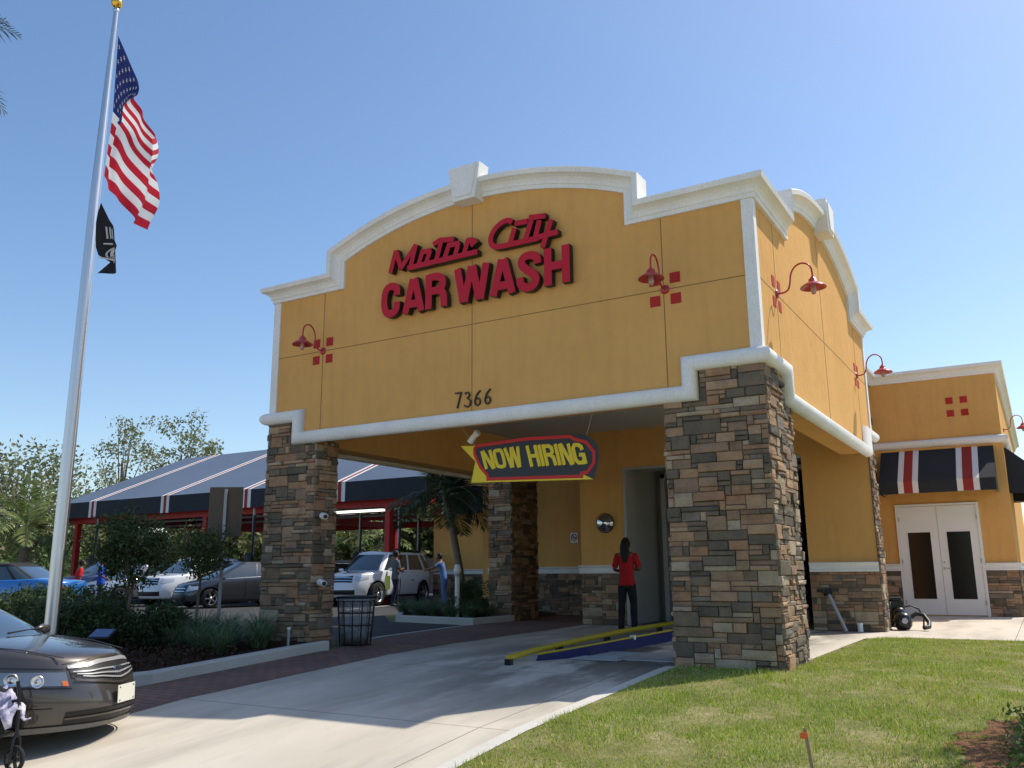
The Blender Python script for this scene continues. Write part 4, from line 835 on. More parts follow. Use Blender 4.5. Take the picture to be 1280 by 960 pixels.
def flag_pt(u, v):   # u fly 0..1, v 0..13
    def q(c, v): 
        a, b, d = [Vector((p[0],0,p[1])) for p in c]; t_ = v/13
        t7 = 7/13
        return a.lerp(b, t_/t7) if t_ < t7 else b.lerp(d, (t_-t7)/(1-t7))
    pts = [q(c, v) for c in FL]; j = min(3, max(0, sum(1 for k_ in UK[1:4] if u > k_))); tt = (u-UK[j])/(UK[j+1]-UK[j])
    p0, p1, p2, p3 = pts[max(j-1,0)], pts[j], pts[j+1], pts[min(j+2,4)]
    p = p1.lerp(p2, tt)*.6+.4*(.5*((2*p1)+(p2-p0)*tt+(2*p0-5*p1+4*p2-p3)*tt*tt+(3*p1-p0-3*p2+p3)*tt**3))
    yy = .075*math.sin(u*9+v*.16)+.045*math.sin(u*21+v*.5+1)*(.3+u)+.03*math.sin(v*.9+u*6)
    return Vector((p.x, PY-.02+yy*min(1,u*4), p.z))
t = thing('american_flag', 'limp American flag hanging from the flagpole halyard', 'flag', (PX+.22,PY,8.9))
org = Vector((PX+.22,PY,8.9))
NU, NV = 50, 52; mb = MB(); idx = lambda i, j: i*(NV+1)+j
vs = [flag_pt(i/NU, 13*j/NV)-org for i in range(NU+1) for j in range(NV+1)]
for i in range(NU):
    for j in range(NV):
        s_ = int(13*(j+.5)/NV); u = (i+.5)/NU; mi = 0 if (u < .4 and s_ < 7) else (1 if s_ % 2 == 0 else 2)
        mb.f.append((idx(i,j),idx(i+1,j),idx(i+1,j+1),idx(i,j+1))); mb.m.append(mi); mb.sm.append(True)
mb.v = [tuple(v_) for v_ in vs]; mb.build('cloth', [NVY, RCL, WCL], t, fix=False)
mb = MB()
for sgn in (-1, 1):
    for r_ in range(9):
        for c in range(6 if r_ % 2 == 0 else 5):
            cu = (.4/12)*(1+2*c+(0 if r_ % 2 == 0 else 1)); cv = 7*(r_+1)/10; pts = []
            for k_ in range(10):
                rad = 1 if k_ % 2 == 0 else .4; a = -PI/2+k_*PI/5; pts.append(flag_pt(max(.004,min(.396,cu+.0155*rad*math.cos(a))), cv+.30*rad*math.sin(a))-org+Vector((0,sgn*.008,0)))
            ctr = flag_pt(cu, cv)-org+Vector((0,sgn*.008,0)); mb.add([ctr]+pts, [(0,1+k_,1+(k_+1)%10) for k_ in range(10)])
mb.build('stars', WCL, t, fix=False)
t = thing('small_flag', 'small black and white service flag hanging limp below the American flag', 'flag', (PX+.2,PY,5.8)); org = Vector((PX+.2,PY,5.8))
PW = [(-8.557,6.323),(-8.405,6.042),(-8.30,5.93),(-8.224,5.84),(-8.17,5.668),(-8.033,5.541),(-8.098,5.495),(-8.088,5.296),(-8.101,5.182),(-8.3,5.19),(-8.477,5.213),(-8.321,5.263),(-8.277,5.373),(-8.445,5.486),(-8.526,5.623),(-8.558,5.831)]
def pw(s, z, d): return (s-org.x, PY-d-org.y+.05*math.sin(s*14+z*3), z-org.z)
mb = MB(); 
right = [PW[0],PW[1],PW[2],PW[3],PW[4],PW[5],PW[6],PW[7],PW[8]]; left = [PW[0],(-8.57,6.15),(-8.575,6.0),PW[15],(-8.55,5.75),PW[14],PW[13],PW[12],PW[10]]
rows = [[pw(a[0]*(1-k_/8)+b[0]*k_/8, a[1]*(1-k_/8)+b[1]*k_/8, 0) for k_ in range(9)] for a, b in zip(left, right)]; mb.grid(rows, 0, True); mb.build('cloth', CLOTHBK, t, fix=False)
mb = MB(); cx, cz = -8.255, 5.50
ribbon(mb, [[(cx+.085*math.cos(a*PI/8), cz+.075*math.sin(a*PI/8)) for a in range(17)]], .022, pw, .004, .008)
mb.prism([(cx-.03,cz-.05),(cx+.03,cz-.05),(cx+.025,cz+.0),(cx+.045,cz+.02),(cx+.03,cz+.055),(cx-.03,cz+.055),(cx-.04,cz)], pw, .004, .007)
ribbon(mb, [[(-8.42,5.93),(-8.37,5.74)],[(-8.37,5.92),(-8.32,5.74)],[(-8.32,5.88),(-8.27,5.72)],[(-8.40,5.66),(-8.25,5.64)],[(-8.43,5.45),(-8.12,5.36)],[(-8.20,5.35),(-8.12,5.40)]], .02, pw, .004, .008); mb.build('emblem', WCL, t, fix=False)
# flood light, path lights, road sign back, bollard, stake
t = thing('floodlight', 'low black floodlight with a pale lens aimed up at the flag', 'floodlight', (-8.15,-2.45,h(0,-2.45)+.16), R(20), scale=.85)
mb = MB(); mb.box(-.02,.02,-.02,.02,0,.2); mb.box(-.15,.15,-.012,.012,.16,.19); mb.build('bracket', BLACKM, t)
ax = (Vector((1,0,0)), Vector((0,.85,.5)).normalized(), Vector((0,-.5,.85)).normalized()); mb = MB(); mb.cbox((0,0,.29), .19,.13,.05, ax); smooth_bevel(mb.build('housing', BLACKM, t), .012)
mb = MB(); mb.cbox(Vector((0,0,.29))+ax[2]*.054, .16,.10,.004, ax); mb.build('lens', mat('flood_lens', (.10,.15,.28), .35, 0, .3), t)
t = thing('road_sign', 'back of a large brown road sign on a steel post behind the planter', 'road sign', (-9.9,.95,0), R(32))
mb = MB(); mb.box(-.025,.025,-.02,.02,0,2.56); mb.build('post', GALV, t)
mb = MB(); mb.box(-.30,.30,.022,.03,1.72,2.60); o = smooth_bevel(mb.build('sign_panel', noisy('bronze_sign_back', (.12,.085,.06), (.14,.10,.07), 1, 30, .5, .05), t), .003)
t = thing('bollard', 'white post bollard with a cap standing in the island kerb', 'bollard', (-9.0,6.95,.09))
mb = MB(); mb.tube([(0,0,0),(0,0,.98)], .055, 16); mb.build('post', WDOOR, t); mb = MB(); mb.lathe([(.075,.98),(.085,1.0),(.085,1.06),(.07,1.08),(.07,1.12),(.05,1.16),(0,1.17)], 16); mb.build('cap', WDOOR, t); mb = MB(); mb.lathe([(.062,.9),(.07,.91),(.07,.95),(.062,.96)], 16, cap=False); mb.build('ring', GALV, t)
t = thing('path_light', 'slim grey riser pipe in the planter beside the kerb end', 'pipe riser', (-6.72,-.55,.08))
mb = MB(); mb.tube([(0,0,0),(0,0,.22)], .02, 10); mb.build('pipe', GALV, t); mb = MB(); mb.tube([(0,0,.22),(0,0,.25)], .026, 10); mb.build('cap', WDOOR, t)
t = thing('survey_stake', 'leaning wooden survey stake with an orange tie in the lawn', 'stake', (1.13,-3.85,h(0,-3.85)-.03))
mb = MB(); mb.cbox((-.02,0,.15), .011,.006,.17, (Vector((1,0,.12)).normalized(), Vector((0,1,0)), Vector((-.12,0,1)).normalized())); mb.build('stake_wood', noisy('pine_wood', (.35,.24,.14), (.42,.3,.18), 4, 60, stretch=(1,1,.1)), t)
mb = MB(); mb.cbox((-.035,-.008,.28), .013,.009,.014); mb.cbox((-.05,-.012,.272), .022,.002,.018); mb.build('orange_tie', mat('orange_tape', (.8,.16,.03), .5), t)

# ------------------------------------------------------------------ vacuum canopy, left
K = thing('vacuum_canopy', 'long gabled dark fabric canopy with white and red stripes over the vacuum bays', 'canopy')
X0, X1, YE, YR, YB_, ZE, ZR = -37.6, -15.9, 15.0, 22.0, 29.0, 4.45, 7.4
mb = MB(); P = [[(x, y, z) for (y, z) in ((YE,ZE),(YR,ZR),(YB_,ZE))] for x in (X0, X1)]; mb.grid(P, 0, False); mb.build('roof_fabric', CANV, K, fix=False)
mb = MB(); mb.box(X0,X1,YE-.012,YE+.012,3.72,4.44); mb.box(X0-.012,X0+.012,YE+.012,YB_,3.72,4.44); mb.build('valance', FABB, K)
mb = MB(); mb.add([(X0,YE,4.44),(X0,YR,7.39),(X0,YB_,4.44)], [(0,1,2)]); mb.build('gable_panel', FABB, K, fix=False)
mb = MB()
for c in (-35.0,-29.9,-24.9,-19.9):
    for (a, b, mi) in ((c-.27,c-.09,0),(c-.09,c+.09,1),(c+.09,c+.27,0)):
        mb.add([(a,YE-.016,3.72),(b,YE-.016,3.72),(b,YE-.016,4.45),(a,YE-.016,4.45)], [(0,1,2,3)], mi)
        mb.add([(a,YE-.014,ZE+.012),(b,YE-.014,ZE+.012),(b,YR,ZR+.014),(a,YR,ZR+.014)], [(0,1,2,3)], mi)
mb.build('stripes', [FABW, FABR], K, fix=False)
for x in (-36.9,-27.9,-18.0,-16.3):
    for y in (15.6,22,28.4):
        if x == -16.3: continue
        mb = MB(); mb.box(x-.11,x+.11,y-.11,y+.11,0,3.9); mb.build('steel_column', REDP, K)
mb = MB()
for y in (15.6,22,28.4): mb.box(X0+.1,X1-.1,y-.12,y+.12,3.5,3.82)
for x in (-36.9,-27.9,-18.0): mb.box(x-.1,x+.1,15.7,28.3,3.51,3.8)
mb.build('steel_beam', REDP, K)
mb = MB()
for y in (17.2,20.0): mb.tube([(X0+1,y,3.55),(X1-.3,y,3.55)], .06, 8)
mb.build('vacuum_pipe', GALV, K)
mb = MB(); mb.box(-22,-19,16.4,16.6,3.42,3.5); mb.build('strip_light', mat('lit_tube', (.8,.8,.75), .5, emit=((1,.93,.8), 1.2)), K)
vac = None
for (x, y, l) in ((-35.1,15.4,'at the far left end of the canopy'),(-32.5,15.4,'second from the left end of the canopy'),(-24.6,15.2,'beside the left stone column'),(-21.0,17.5,'behind the front of the white off-roader'),(-17.6,15.7,'behind the grey shirted man'),(-18.9,18.6,'at the right end under the canopy')):
    lab = 'grey vacuum post with black hose '+l
    if vac is None:
        vac = thing('vacuum_post', lab, 'vacuum post', (x,y,0), 0, 'vacuum posts under the canopy')
        mb = MB(); mb.tube([(0,0,0),(0,0,3.7)], .055, 10); mb.build('post', GALV, vac)
        mb = MB(); mb.tube([(.1,-.08,3.4),(.2,-.2,2.4),(.12,-.18,1.5),(.0,-.15,1.1),(-.14,-.2,.8),(-.2,-.25,1.2),(-.1,-.18,1.9)], .045, 8); mb.build('hose', BLACK, vac)
        mb = MB(); mb.lathe([(.05,1.2),(.16,1.3),(.18,1.6),(.12,1.85),(.05,1.95)], 14, (0,-.12,0)); mb.build('nozzle_holder', BLACK, vac)
    else:
        c = copy_tree(vac); c.location = (x,y,0); c['label'] = lab
# office wing
O = thing('office_building', 'ochre office wing with striped black awning and glass storefront seen under the portico', 'building')
fo = lambda s,z,d: (s, 18.0-d, z)
mb = MB(); mb.box(-17.7,-15.35,18,18.3,0,5.3); mb.box(-15.35,-12.2,18,18.3,3.0,5.3); mb.box(-12.2,-10.3,18,18.3,0,5.3); mb.box(-17.7,-17.4,18.3,30,0,5.3); mb.box(-17.5,-10.3,18.3,30,5.1,5.25); mb.box(-10.6,-10.3,10.8,18,0,4.6); mb.build('wall', STUCCO, O)
mb = MB(); sweep2d(mb, [(-17.7,5.3),(-10.3,5.3)], CP[:-2]+[(.25,-.3),(0,-.3)], fo, 1, 0); mb.build('cornice', TRIM, O)
base_trim(-17.7, -15.4, 18.0, 1, 0, par=O)
mb = MB(); stone_face(mb, -17.7, -15.4, 0, 1.03, lambda s,z,d: (s, 17.99-d, z), cw=.12, ch=.09, ext=0, seed=71); mb.build('stone_base', STONE, O, fix=False)
mb = MB(); mb.box(-15.35,-12.2,18.08,18.14,0.02,3.0); mb.build('storefront_glass', mat('shop_glass', (.05,.06,.055), .06, 0, .9), O)
mb = MB()
for x in (-15.32,-14.2,-13.2,-12.25): mb.box(x-.035,x+.035,18.0,18.08,0,3)
for z in (.05,1.12,2.55,2.95): mb.box(-15.35,-12.2,18.01,18.08,z-.03,z+.03)
mb.build('storefront_frame', WDOOR, O)
mb = MB(); mb.box(-15.2,-14.6,18.055,18.075,1.5,2.3); mb.build('window_poster', mat('poster_yellow', (.5,.5,.12), .5), O); mb = MB(); mb.box(-15.25,-14.3,18.06,18.078,2.3,2.5); mb.build('window_poster', mat('poster_orange', (.5,.16,.06), .5), O)
awning(-17.6, -12.4, fo, 4.3, 3.6, 3.2, 1.0, tri(-16.9,.8)+tri(-14.2,.8), O)
# low wall and houses behind
mb = MB(); mb.box(-75,-18,31.8,32.1,0,1.8); mb.box(-75.05,-17.95,31.75,32.15,1.8,1.92); tag(mb.build('boundary_wall', noisy('grey_block_wall', (.25,.24,.22), (.32,.31,.29), 1, 30)), 'long low grey block wall behind the parked cars', 'wall')
t = thing('background_building', 'pale grey building with a small window seen beneath the canopy', 'building', (-31,36,0))
mb = MB(); mb.box(-4,9,0,8,0,5.2); mb.build('wall', noisy('pale_wall', (.42,.42,.40), (.48,.48,.46), 1, 30), t)
mb = MB(); mb.box(-4.2,9.2,-.2,8.2,5.2,5.5); mb.build('roof', TRIM, t); mb = MB(); mb.box(.2,1.6,-.03,0,2.4,3.7); f__ = mb.build('window', WDOOR, t); mb = MB(); mb.box(.3,.85,-.04,-.028,2.5,3.6); mb.box(.95,1.5,-.04,-.028,2.5,3.6); mb.build('pane', GLASS, f__)
# trees behind
tree('tall loose olive green tree left of the flagpole', (-58,26,0), 10.3, 3.0, 5.2, .34, 110, 60, LG2, 81, tr=.3, gaps=.25, spread=.8)
tree('bushy olive tree at the left edge behind the palm', (-66,24,0), 8.6, 2.5, 5.0, .34, 90, 60, LG2, 82, tr=.3, gaps=.25, spread=.8)
tree('tall thin airy tree just right of the flagpole, behind the canopy', (-74.5,44,0), 16.8, 7.5, 3.1, .36, 34, 42, LG2, 83, tr=.28, gaps=.35, spread=.5)
tree('wide airy tree top showing above the canopy gable', (-66,44,0), 15.9, 8.6, 4.3, .36, 46, 42, LG2, 84, tr=.28, gaps=.35, spread=.52)
palm('bright bushy palm behind the far left cars', (-39.5,14.6,0), 3.4, 3.0, 26, PG2, 22, .2, leaflets=26, lw=.11, ll=.5)
palm('short palm standing behind the canopy near the middle', (-38,33,0), 3.0, 3.2, 22, PG2, 23, .2, leaflets=22, lw=.14, ll=.5)
palm('broad palm standing behind the white off-roader', (-33,33.5,0), 3.2, 3.4, 22, PG2, 24, .2, leaflets=22, lw=.14, ll=.5)
def thicket():
    n = 1500; x = NP.uniform(-110,-14,n); y = 34.5+NP.uniform(0,6,n); z = NP.uniform(.5,1,n)**.5*(5.2+.8*np.sin(x*.35)+.6*np.sin(x*.9)); z = z*NP.uniform(.15,1,n)
    tag(bulk('thicket', leaf_cloud(np.stack([x,y,z],1), 60, .62, .55), LG6), 'dense green thicket behind the boundary wall', 'thicket', kind='stuff')
thicket()
def palmwall():
    n = 160; x = NP.uniform(-75,-40,n); y = NP.uniform(18,30,n); x = x-(y-18)*.6; z = NP.uniform(.2,2.6,n)
    tag(bulk('undergrowth', leaf_cloud(np.stack([x,y,z],1), 45, .5, .3), LG4), 'mixed green undergrowth left of the canopy', 'undergrowth', kind='stuff')
palmwall()

# ------------------------------------------------------------------ cars
def sgnpow(c, p): return math.copysign(abs(c)**p, c)
def interp(tab, x):
    if x >= tab[0][0]: return tab[0][1]
    for (x0, z0), (x1, z1) in zip(tab, tab[1:]):
        if x >= x1:
            t_ = (x0-x)/(x0-x1); return z0+(z1-z0)*t_
    return tab[-1][1]
def car(name, label, cat, loc, heading, paint, L, W_, sh, gh, zb=.2, wr=.32, wx=(1.42,-1.35), pf=3.2, pr=4.0, roofcol=None, detail=0, group=None, scale=1, glass=CARGLASS, tails=(.5,.02,.02)):
    """sh: shoulder heights [(x,z)...] front to rear; gh: (xwb, xwt, xrt, xrb, zroof, base halfwidth, roof halfwidth)"""
    t = thing(name, label, cat, loc, heading, group, scale)
    a = L/2; b = W_/2; N = 88
    def prof(v, front_):
        w_ = .94+.06*math.sin(min(1,v/.55)*PI/2) if v < .55 else 1-.055*((v-.55)/.45)**2
        e = (a-.07*(1-v/.3)) if v < .3 else (a-.16*((v-.3)/.7)**2.2 if front_ else a-.06*((v-.3)/.7)**2)
        return w_, e
    def S(th, v, off=0):
        c, s_ = math.cos(th), math.sin(th); fr = c >= 0; p = pf if fr else pr; w_, e = prof(v, fr)
        x = sgnpow(c, 2/p)*(e+off); y = sgnpow(s_, 2/p)*(b*w_+off); zt = interp(sh, x); z = zb+(zt-zb)*v
        return Vector((x, y, z))
    ths = [2*PI*i/N for i in range(N)]; VL = [0,.06,.15,.25,.35,.45,.55,.65,.75,.84,.91,.96,1.0]
    bm = MB(); rows = []
    for v in VL:
        ins = 0
        if v == 0: ins = -.03
        rows.append([S(th, v, ins) for th in ths])
    # rounded shoulder ring
    bm.grid(rows, 0, True, closed=True)
    top = rows[-1]; M = 10; half = N//2; TR = []
    for i in range(0, half+1):
        A = top[i]; Bp = top[(-i) % N]; row = []
        for k_ in range(M+1):
            tt = k_/M; p = A.lerp(Bp, tt); s_ = 1-(2*tt-1)**2; p = Vector((p.x, p.y, p.z+.055*s_**.6*min(1, (A-Bp).length))); row.append(p)
        TR.append(row)
    bm.grid(TR, 0, True); bm.add(rows[0], [tuple(range(N))[::-1]], 1)
    body = bm.build('body', [paint, BLACK], t)
    me = body.data; b2 = bmesh.new(); b2.from_mesh(me); bmesh.ops.remove_doubles(b2, verts=b2.verts, dist=.0006); bmesh.ops.recalc_face_normals(b2, faces=b2.faces); b2.to_mesh(me); b2.free()
    # wheel arches
    cut = MB()
    for x in wx:
        for s_ in (1,-1): cut.lathe([(wr+.055,-.20),(wr+.055,.3)], 40, (x, s_*(b-.05) , wr), 'y')
    co = cut.build('cutter', BLACK); co.parent = t
    md = body.modifiers.new('arch', 'BOOLEAN'); md.object = co; md.solver = 'EXACT'; md.operation = 'DIFFERENCE'
    bpy.context.view_layer.update(); dg = bpy.context.evaluated_depsgraph_get(); nm = bpy.data.meshes.new_from_object(body.evaluated_get(dg))
    body.modifiers.clear(); body.data = nm; bpy.data.objects.remove(co, do_unlink=True)
    if len(nm.materials) < 2: nm.materials.append(BLACK)
    for p in nm.polygons:
        c = p.center
        if any((abs(p.normal.y) < .3 and abs(math.hypot(c.x-x, c.z-wr)-(wr+.055)) < .03) or (abs(p.normal.y) > .9 and math.hypot(c.x-x, c.z-wr) < wr+.04 and abs(c.y) < b*.9) for x in wx): p.material_index = 1; p.use_smooth = False
    # wheels
    for x in wx:
        for s_ in (1,-1):
            yc = s_*(b-.13); wo = MB(); q = s_
            wo.lathe([(wr*.64,-.1),(wr*.9,-.11),(wr*.985,-.085),(wr,-.04),(wr,.04),(wr*.985,.085),(wr*.9,.11),(wr*.64,.1)], 32, (0,0,0), 'y', cap=False)
            wh = bpy.data.objects.new('wheel', None); COL.objects.link(wh); wh.parent = t; wh.location = (x,yc,wr); wh.empty_display_size = .1
            wo.build('tyre', RUBBER, wh)
            ri = MB(); ri.lathe([(wr*.68,.1*q),(wr*.64,.095*q),(wr*.60,.04*q),(wr*.60,-.08*q)], 28, (0,0,0), 'y', cap=False)
            for k_ in range(7 if detail else 5):
                a_ = 2*PI*k_/(7 if detail else 5); e = Vector((math.cos(a_),0,math.sin(a_))); tq = Vector((-math.sin(a_),0,math.cos(a_)))
                ri.cbox(e*wr*.33+Vector((0,.075*q,0)), wr*.31, wr*.075, .012, (e, tq, Vector((0,1,0))))
            ri.lathe([(wr*.17,.07*q),(wr*.15,.092*q),(0,.095*q)], 14, (0,0,0), 'y'); ri.build('rim', ALU, wh)
            bk = MB(); bk.lathe([(wr*.6,.02*q),(0,.02*q)], 20, (0,0,0), 'y'); bk.build('brake', BLACKM, wh)
    # greenhouse
    if gh:
        xwb, xwt, xrt, xrb, zr, hb, hr = gh; NG = 64
        zbase = lambda x: interp(sh, x)+.02
        def G(th, v, off=0):
            c, s_ = math.cos(th), math.sin(th); p = 7
            xf = xwb+(xwt-xwb)*v; xr = xrb+(xrt-xrb)*v; xc = (xf+xr)/2; ha = (xf-xr)/2; hw = hb+(hr-hb)*v**1.15
            x = xc+sgnpow(c,2/p)*(ha+off); y = sgnpow(s_,2/p)*(hw+off)
            bow = .09*(1-(y/max(hw,.1))**2)*(1 if c > 0 else -.5)*(1 if abs(c) > .3 else 0)
            z = zbase(x)-.03+(zr-zbase(x)+.03)*v
            return Vector((x+bow, y, z))
        gm = MB(); VG = [0,.2,.4,.6,.8,.93,1.0]; rows = [[G(2*PI*i/NG, v) for i in range(NG)] for v in VG]; gm.grid(rows, 0, True, closed=True)
        top = rows[-1]; TR = []
        for i in range(NG//2+1):
            A = top[i]; Bp = top[(-i) % NG]; TR.append([Vector((A.x*(1-k_/6)+Bp.x*k_/6, A.y*(1-k_/6)+Bp.y*k_/6, A.z-.01+.04*(1-(2*k_/6-1)**2))) for k_ in range(7)])
        gm.grid(TR, 0, True); gm.build('windows', glass, t)
        rp = MB(); rows = []; 
        for v in (.90,1.0): rows.append([G(2*PI*i/NG, v, .008) for i in range(NG)])
        rows[1] = [p+Vector((0,0,.012)) for p in rows[1]]; rp.grid(rows, 0, True, closed=True)
        top = rows[-1]; TR = []
        for i in range(NG//2+1):
            A = top[i]; Bp = top[(-i) % NG]; TR.append([Vector((A.x*(1-k_/6)+Bp.x*k_/6, A.y*(1-k_/6)+Bp.y*k_/6, A.z+.045*(1-(2*k_/6-1)**2))) for k_ in range(7)])
        rp.grid(TR, 0, True); rp.build('roof', roofcol or paint, t)
        pm = MB()
        def pillar(t0, t1, off=.009, t2=None, t3=None):
            rows = []
            for j in range(7):
                v = j/6*.95; A0 = t0+(t2-t0)*v if t2 is not None else t0; A1 = t1+(t3-t1)*v if t3 is not None else t1
                rows.append([G(A0+(A1-A0)*k_/4, v, off) for k_ in range(5)])
            pm.grid(rows, 0, True)
        for s_ in (1,-1):
            tx = lambda f: math.acos(math.copysign(abs(f)**3.5, f)); pillar(s_*R(28), s_*tx(.87)); pillar(s_*tx(.10), s_*tx(.02)); pillar(s_*tx(-.50), s_*tx(-.60)); pillar(s_*tx(-.92), s_*R(152))
        pm.build('pillar', roofcol or paint, t)
        for s_ in (1,-1):
            mm = MB(); mm.lathe([(0,-.09),(.05,-.075),(.075,0),(.05,.075),(0,.09)], 12, (0,0,0), 'y'); mo = mm.build('wing_mirror', paint, t); mo.location = (xwb-.32, s_*(b+.06), interp(sh, xwb)+.07); mo.scale = (.6,1.2,.8)
    # surface patches
    def vz(th, z):   # v for a wanted height
        p = S(th, .5); zt = interp(sh, p.x); return max(0, min(1, (z-zb)/(zt-zb)))
    def patch(nm_, t0, t1, z00, z01, z10, z11, mt, off=.006, nu=10, nv=4, par=None, thick=0):
        q = MB(); P = []
        for i in range(nu+1):
            th = t0+(t1-t0)*i/nu; za = z00+(z10-z00)*i/nu; zb_ = z01+(z11-z01)*i/nu
            P.append([S(th, vz(th, za+(zb_-za)*j/nv), off) for j in range(nv+1)])
        q.grid(P, 0, True); return q.build(nm_, mt, par or t, fix=False)
    t.update_tag(); 
    return t, S, vz, patch
def paintm(name, c, metal=.5, rough=.28): return mat(name, c, rough, metal, .5, coat=1)
def generic(name, label, cat, loc, hd, paint, kind, group=None, fog=True, scale=1):
    if kind == 'suv':
        sh = [(2.5,.86),(2.25,1.02),(1.3,1.13),(1.0,1.17),(-1.9,1.2),(-2.4,1.14)]; gh = (1.25,.55,-1.95,-2.35,1.80,.88,.68); L, W_, wr, zb = 4.95, 2.0, .39, .28; wx = (1.5,-1.42)
    elif kind == 'suv2':
        sh = [(2.3,.84),(2.1,.98),(1.2,1.08),(.9,1.1),(-1.9,1.13),(-2.3,1.05)]; gh = (1.15,.35,-1.6,-2.2,1.66,.84,.62); L, W_, wr, zb = 4.6, 1.9, .35, .25; wx = (1.38,-1.32)
    elif kind == 'hatch':
        sh = [(2.2,.62),(2.0,.74),(1.2,.93),(.9,.95),(-1.7,1.08),(-2.2,1.0)]; gh = (1.35,.15,-.9,-2.0,1.48,.80,.56); L, W_, wr, zb = 4.45, 1.75, .31, .19; wx = (1.38,-1.32)
    elif kind == 'convertible':
        sh = [(2.3,.62),(2.1,.74),(1.0,.90),(.7,.92),(-1.6,.98),(-2.3,.90)]; gh = (.75,.1,-.75,-1.55,1.38,.78,.58); L, W_, wr, zb = 4.75, 1.88, .33, .2; wx = (1.42,-1.38)
    else:
        sh = [(2.4,.64),(2.2,.76),(1.2,.93),(.9,.95),(-1.5,1.0),(-2.4,.95)]; gh = (1.1,.25,-.85,-1.65,1.46,.79,.57); L, W_, wr, zb = 4.8, 1.83, .32, .2; wx = (1.42,-1.38)
    roofc = None
    if kind == 'convertible': roofc = mat('soft_top', (.012,.012,.013), .85)
    t, S, vz, patch = car(name, label, cat, loc, hd, paint, L, W_, sh, gh, zb, wr, wx, roofcol=roofc, group=group, scale=scale)
    zt = sh[1][1]; HL = mat('headlamp', (.55,.57,.6), .12, .3, .8)
    for s_ in (1,-1):
        patch('headlight', s_*R(22), s_*R(47), zt-.22, zt-.07, zt-.13, zt-.04, HL)
        patch('tail_light', s_*R(180-42), s_*R(180-14), sh[-1][1]-.28, sh[-1][1]-.08, sh[-1][1]-.28, sh[-1][1]-.10, mat('tail_lens', (.4,.02,.015), .2, 0, .6))
    patch('grille', -R(17), R(17), zt-.26, zt-.09, zt-.26, zt-.09, BLACKM); patch('air_intake', -R(24), R(24), zb+.10, zb+.26, zb+.10, zb+.26, BLACK, .004)
    for z in (zt-.21, zt-.15): patch('grille_bar', -R(17), R(17), z-.01, z+.01, z-.01, z+.01, CHROME, .012, nv=1)
    for s_ in (1,-1):
        patch('sill', s_*R(60), s_*R(120), zb+.0, zb+.07, zb+.0, zb+.07, BLACK, .004, nu=14); 
        patch('door_gap', s_*R(88.6), s_*R(89.0), zb+.1, .9, zb+.1, .9, BLACK, .003, nu=1); patch('door_handle', s_*R(92), s_*R(94), .82, .85, .82, .85, CHROME, .02, nu=2, nv=1)
    return t
def head(deg): return R(deg)
PW_ = paintm('white_car_paint', (.72,.73,.74), .0, .25); PBL = paintm('bright_blue_paint', (.02,.17,.50), .3); PGR = paintm('grey_car_paint', (.06,.065,.075), .6); PSI = paintm('silver_car_paint', (.45,.46,.48), .7); PBK = paintm('black_car_paint', (.01,.01,.012), .2); PDB = paintm('dark_blue_paint', (.015,.03,.09), .5); PYE = paintm('orange_car_paint', (.55,.22,.04), .1)
generic('parked_car', 'large white off-roader under the portico view with two men beside it', 'car', (-18.17,15.4,0), head(275), PW_, 'suv')
generic('parked_car', 'white crossover seen between the two young planter trees', 'car', (-25.2,13.0,0), head(275), PW_, 'suv2')
generic('parked_car', 'dark grey hatchback parked left of the left stone column', 'car', (-21.6,11.9,0), head(255), PGR, 'hatch')
generic('parked_car', 'bright blue convertible with black soft top left of the flagpole', 'car', (-22.3,4.0,0), head(205), PBL, 'convertible')
generic('parked_car', 'silver sedan seen through the left young planter tree', 'car', (-28.4,13.0,0), head(268), PSI, 'sedan')
generic('parked_car', 'dark blue crossover just right of the man in the blue shirt', 'car', (-31.9,14.0,0), head(268), PDB, 'suv2')
generic('parked_car', 'black sedan half hidden behind the left stone column and off-roader', 'car', (-22.3,17.2,0), head(272), PBK, 'sedan')
generic('parked_car', 'orange yellow crossover parked far back beyond the grey hatchback', 'car', (-38.5,25.5,0), head(220), PYE, 'suv2')
generic('parked_car', 'white sedan at the far left edge below the palm', 'car', (-38.9,11.4,0), head(215), PW_, 'sedan')
generic('parked_car', 'silver sedan in the far left lot next to the white one', 'car', (-37.5,13.4,0), head(225), PSI, 'sedan')

# foreground sedan
PBR = paintm('bronze_grey_metallic', (.068,.058,.052), .45, .38)
SH = [(2.46,.675),(2.38,.718),(2.2,.762),(1.7,.85),(1.25,.925),(.95,.955),(-1.5,1.02),(-2.4,.98)]
NOSE = Vector((-4.50,-4.72)); HD = R(27); SC = .95
ctr = NOSE-Vector((math.cos(HD), math.sin(HD)))*2.43*SC
t, S, vz, patch = car('parked_car', 'bronze grey sedan with chrome barred grille at the left foreground', 'car', (ctr.x, ctr.y, -.43), HD, PBR, 4.9, 1.85, SH, (1.35,.35,-.85,-1.7,1.46,.80,.57), .17, .325, (1.50,-1.32), pf=2.7, detail=1, scale=SC)
t.rotation_euler = (0, -.040, HD)
LENS = mat('lamp_housing', (.22,.23,.25), .12, .5, .8, coat=1); AMB = mat('amber_lens', (.75,.16,.02), .15, 0, .8); CHR2 = mat('lamp_chrome', (.7,.7,.72), .28, 1)
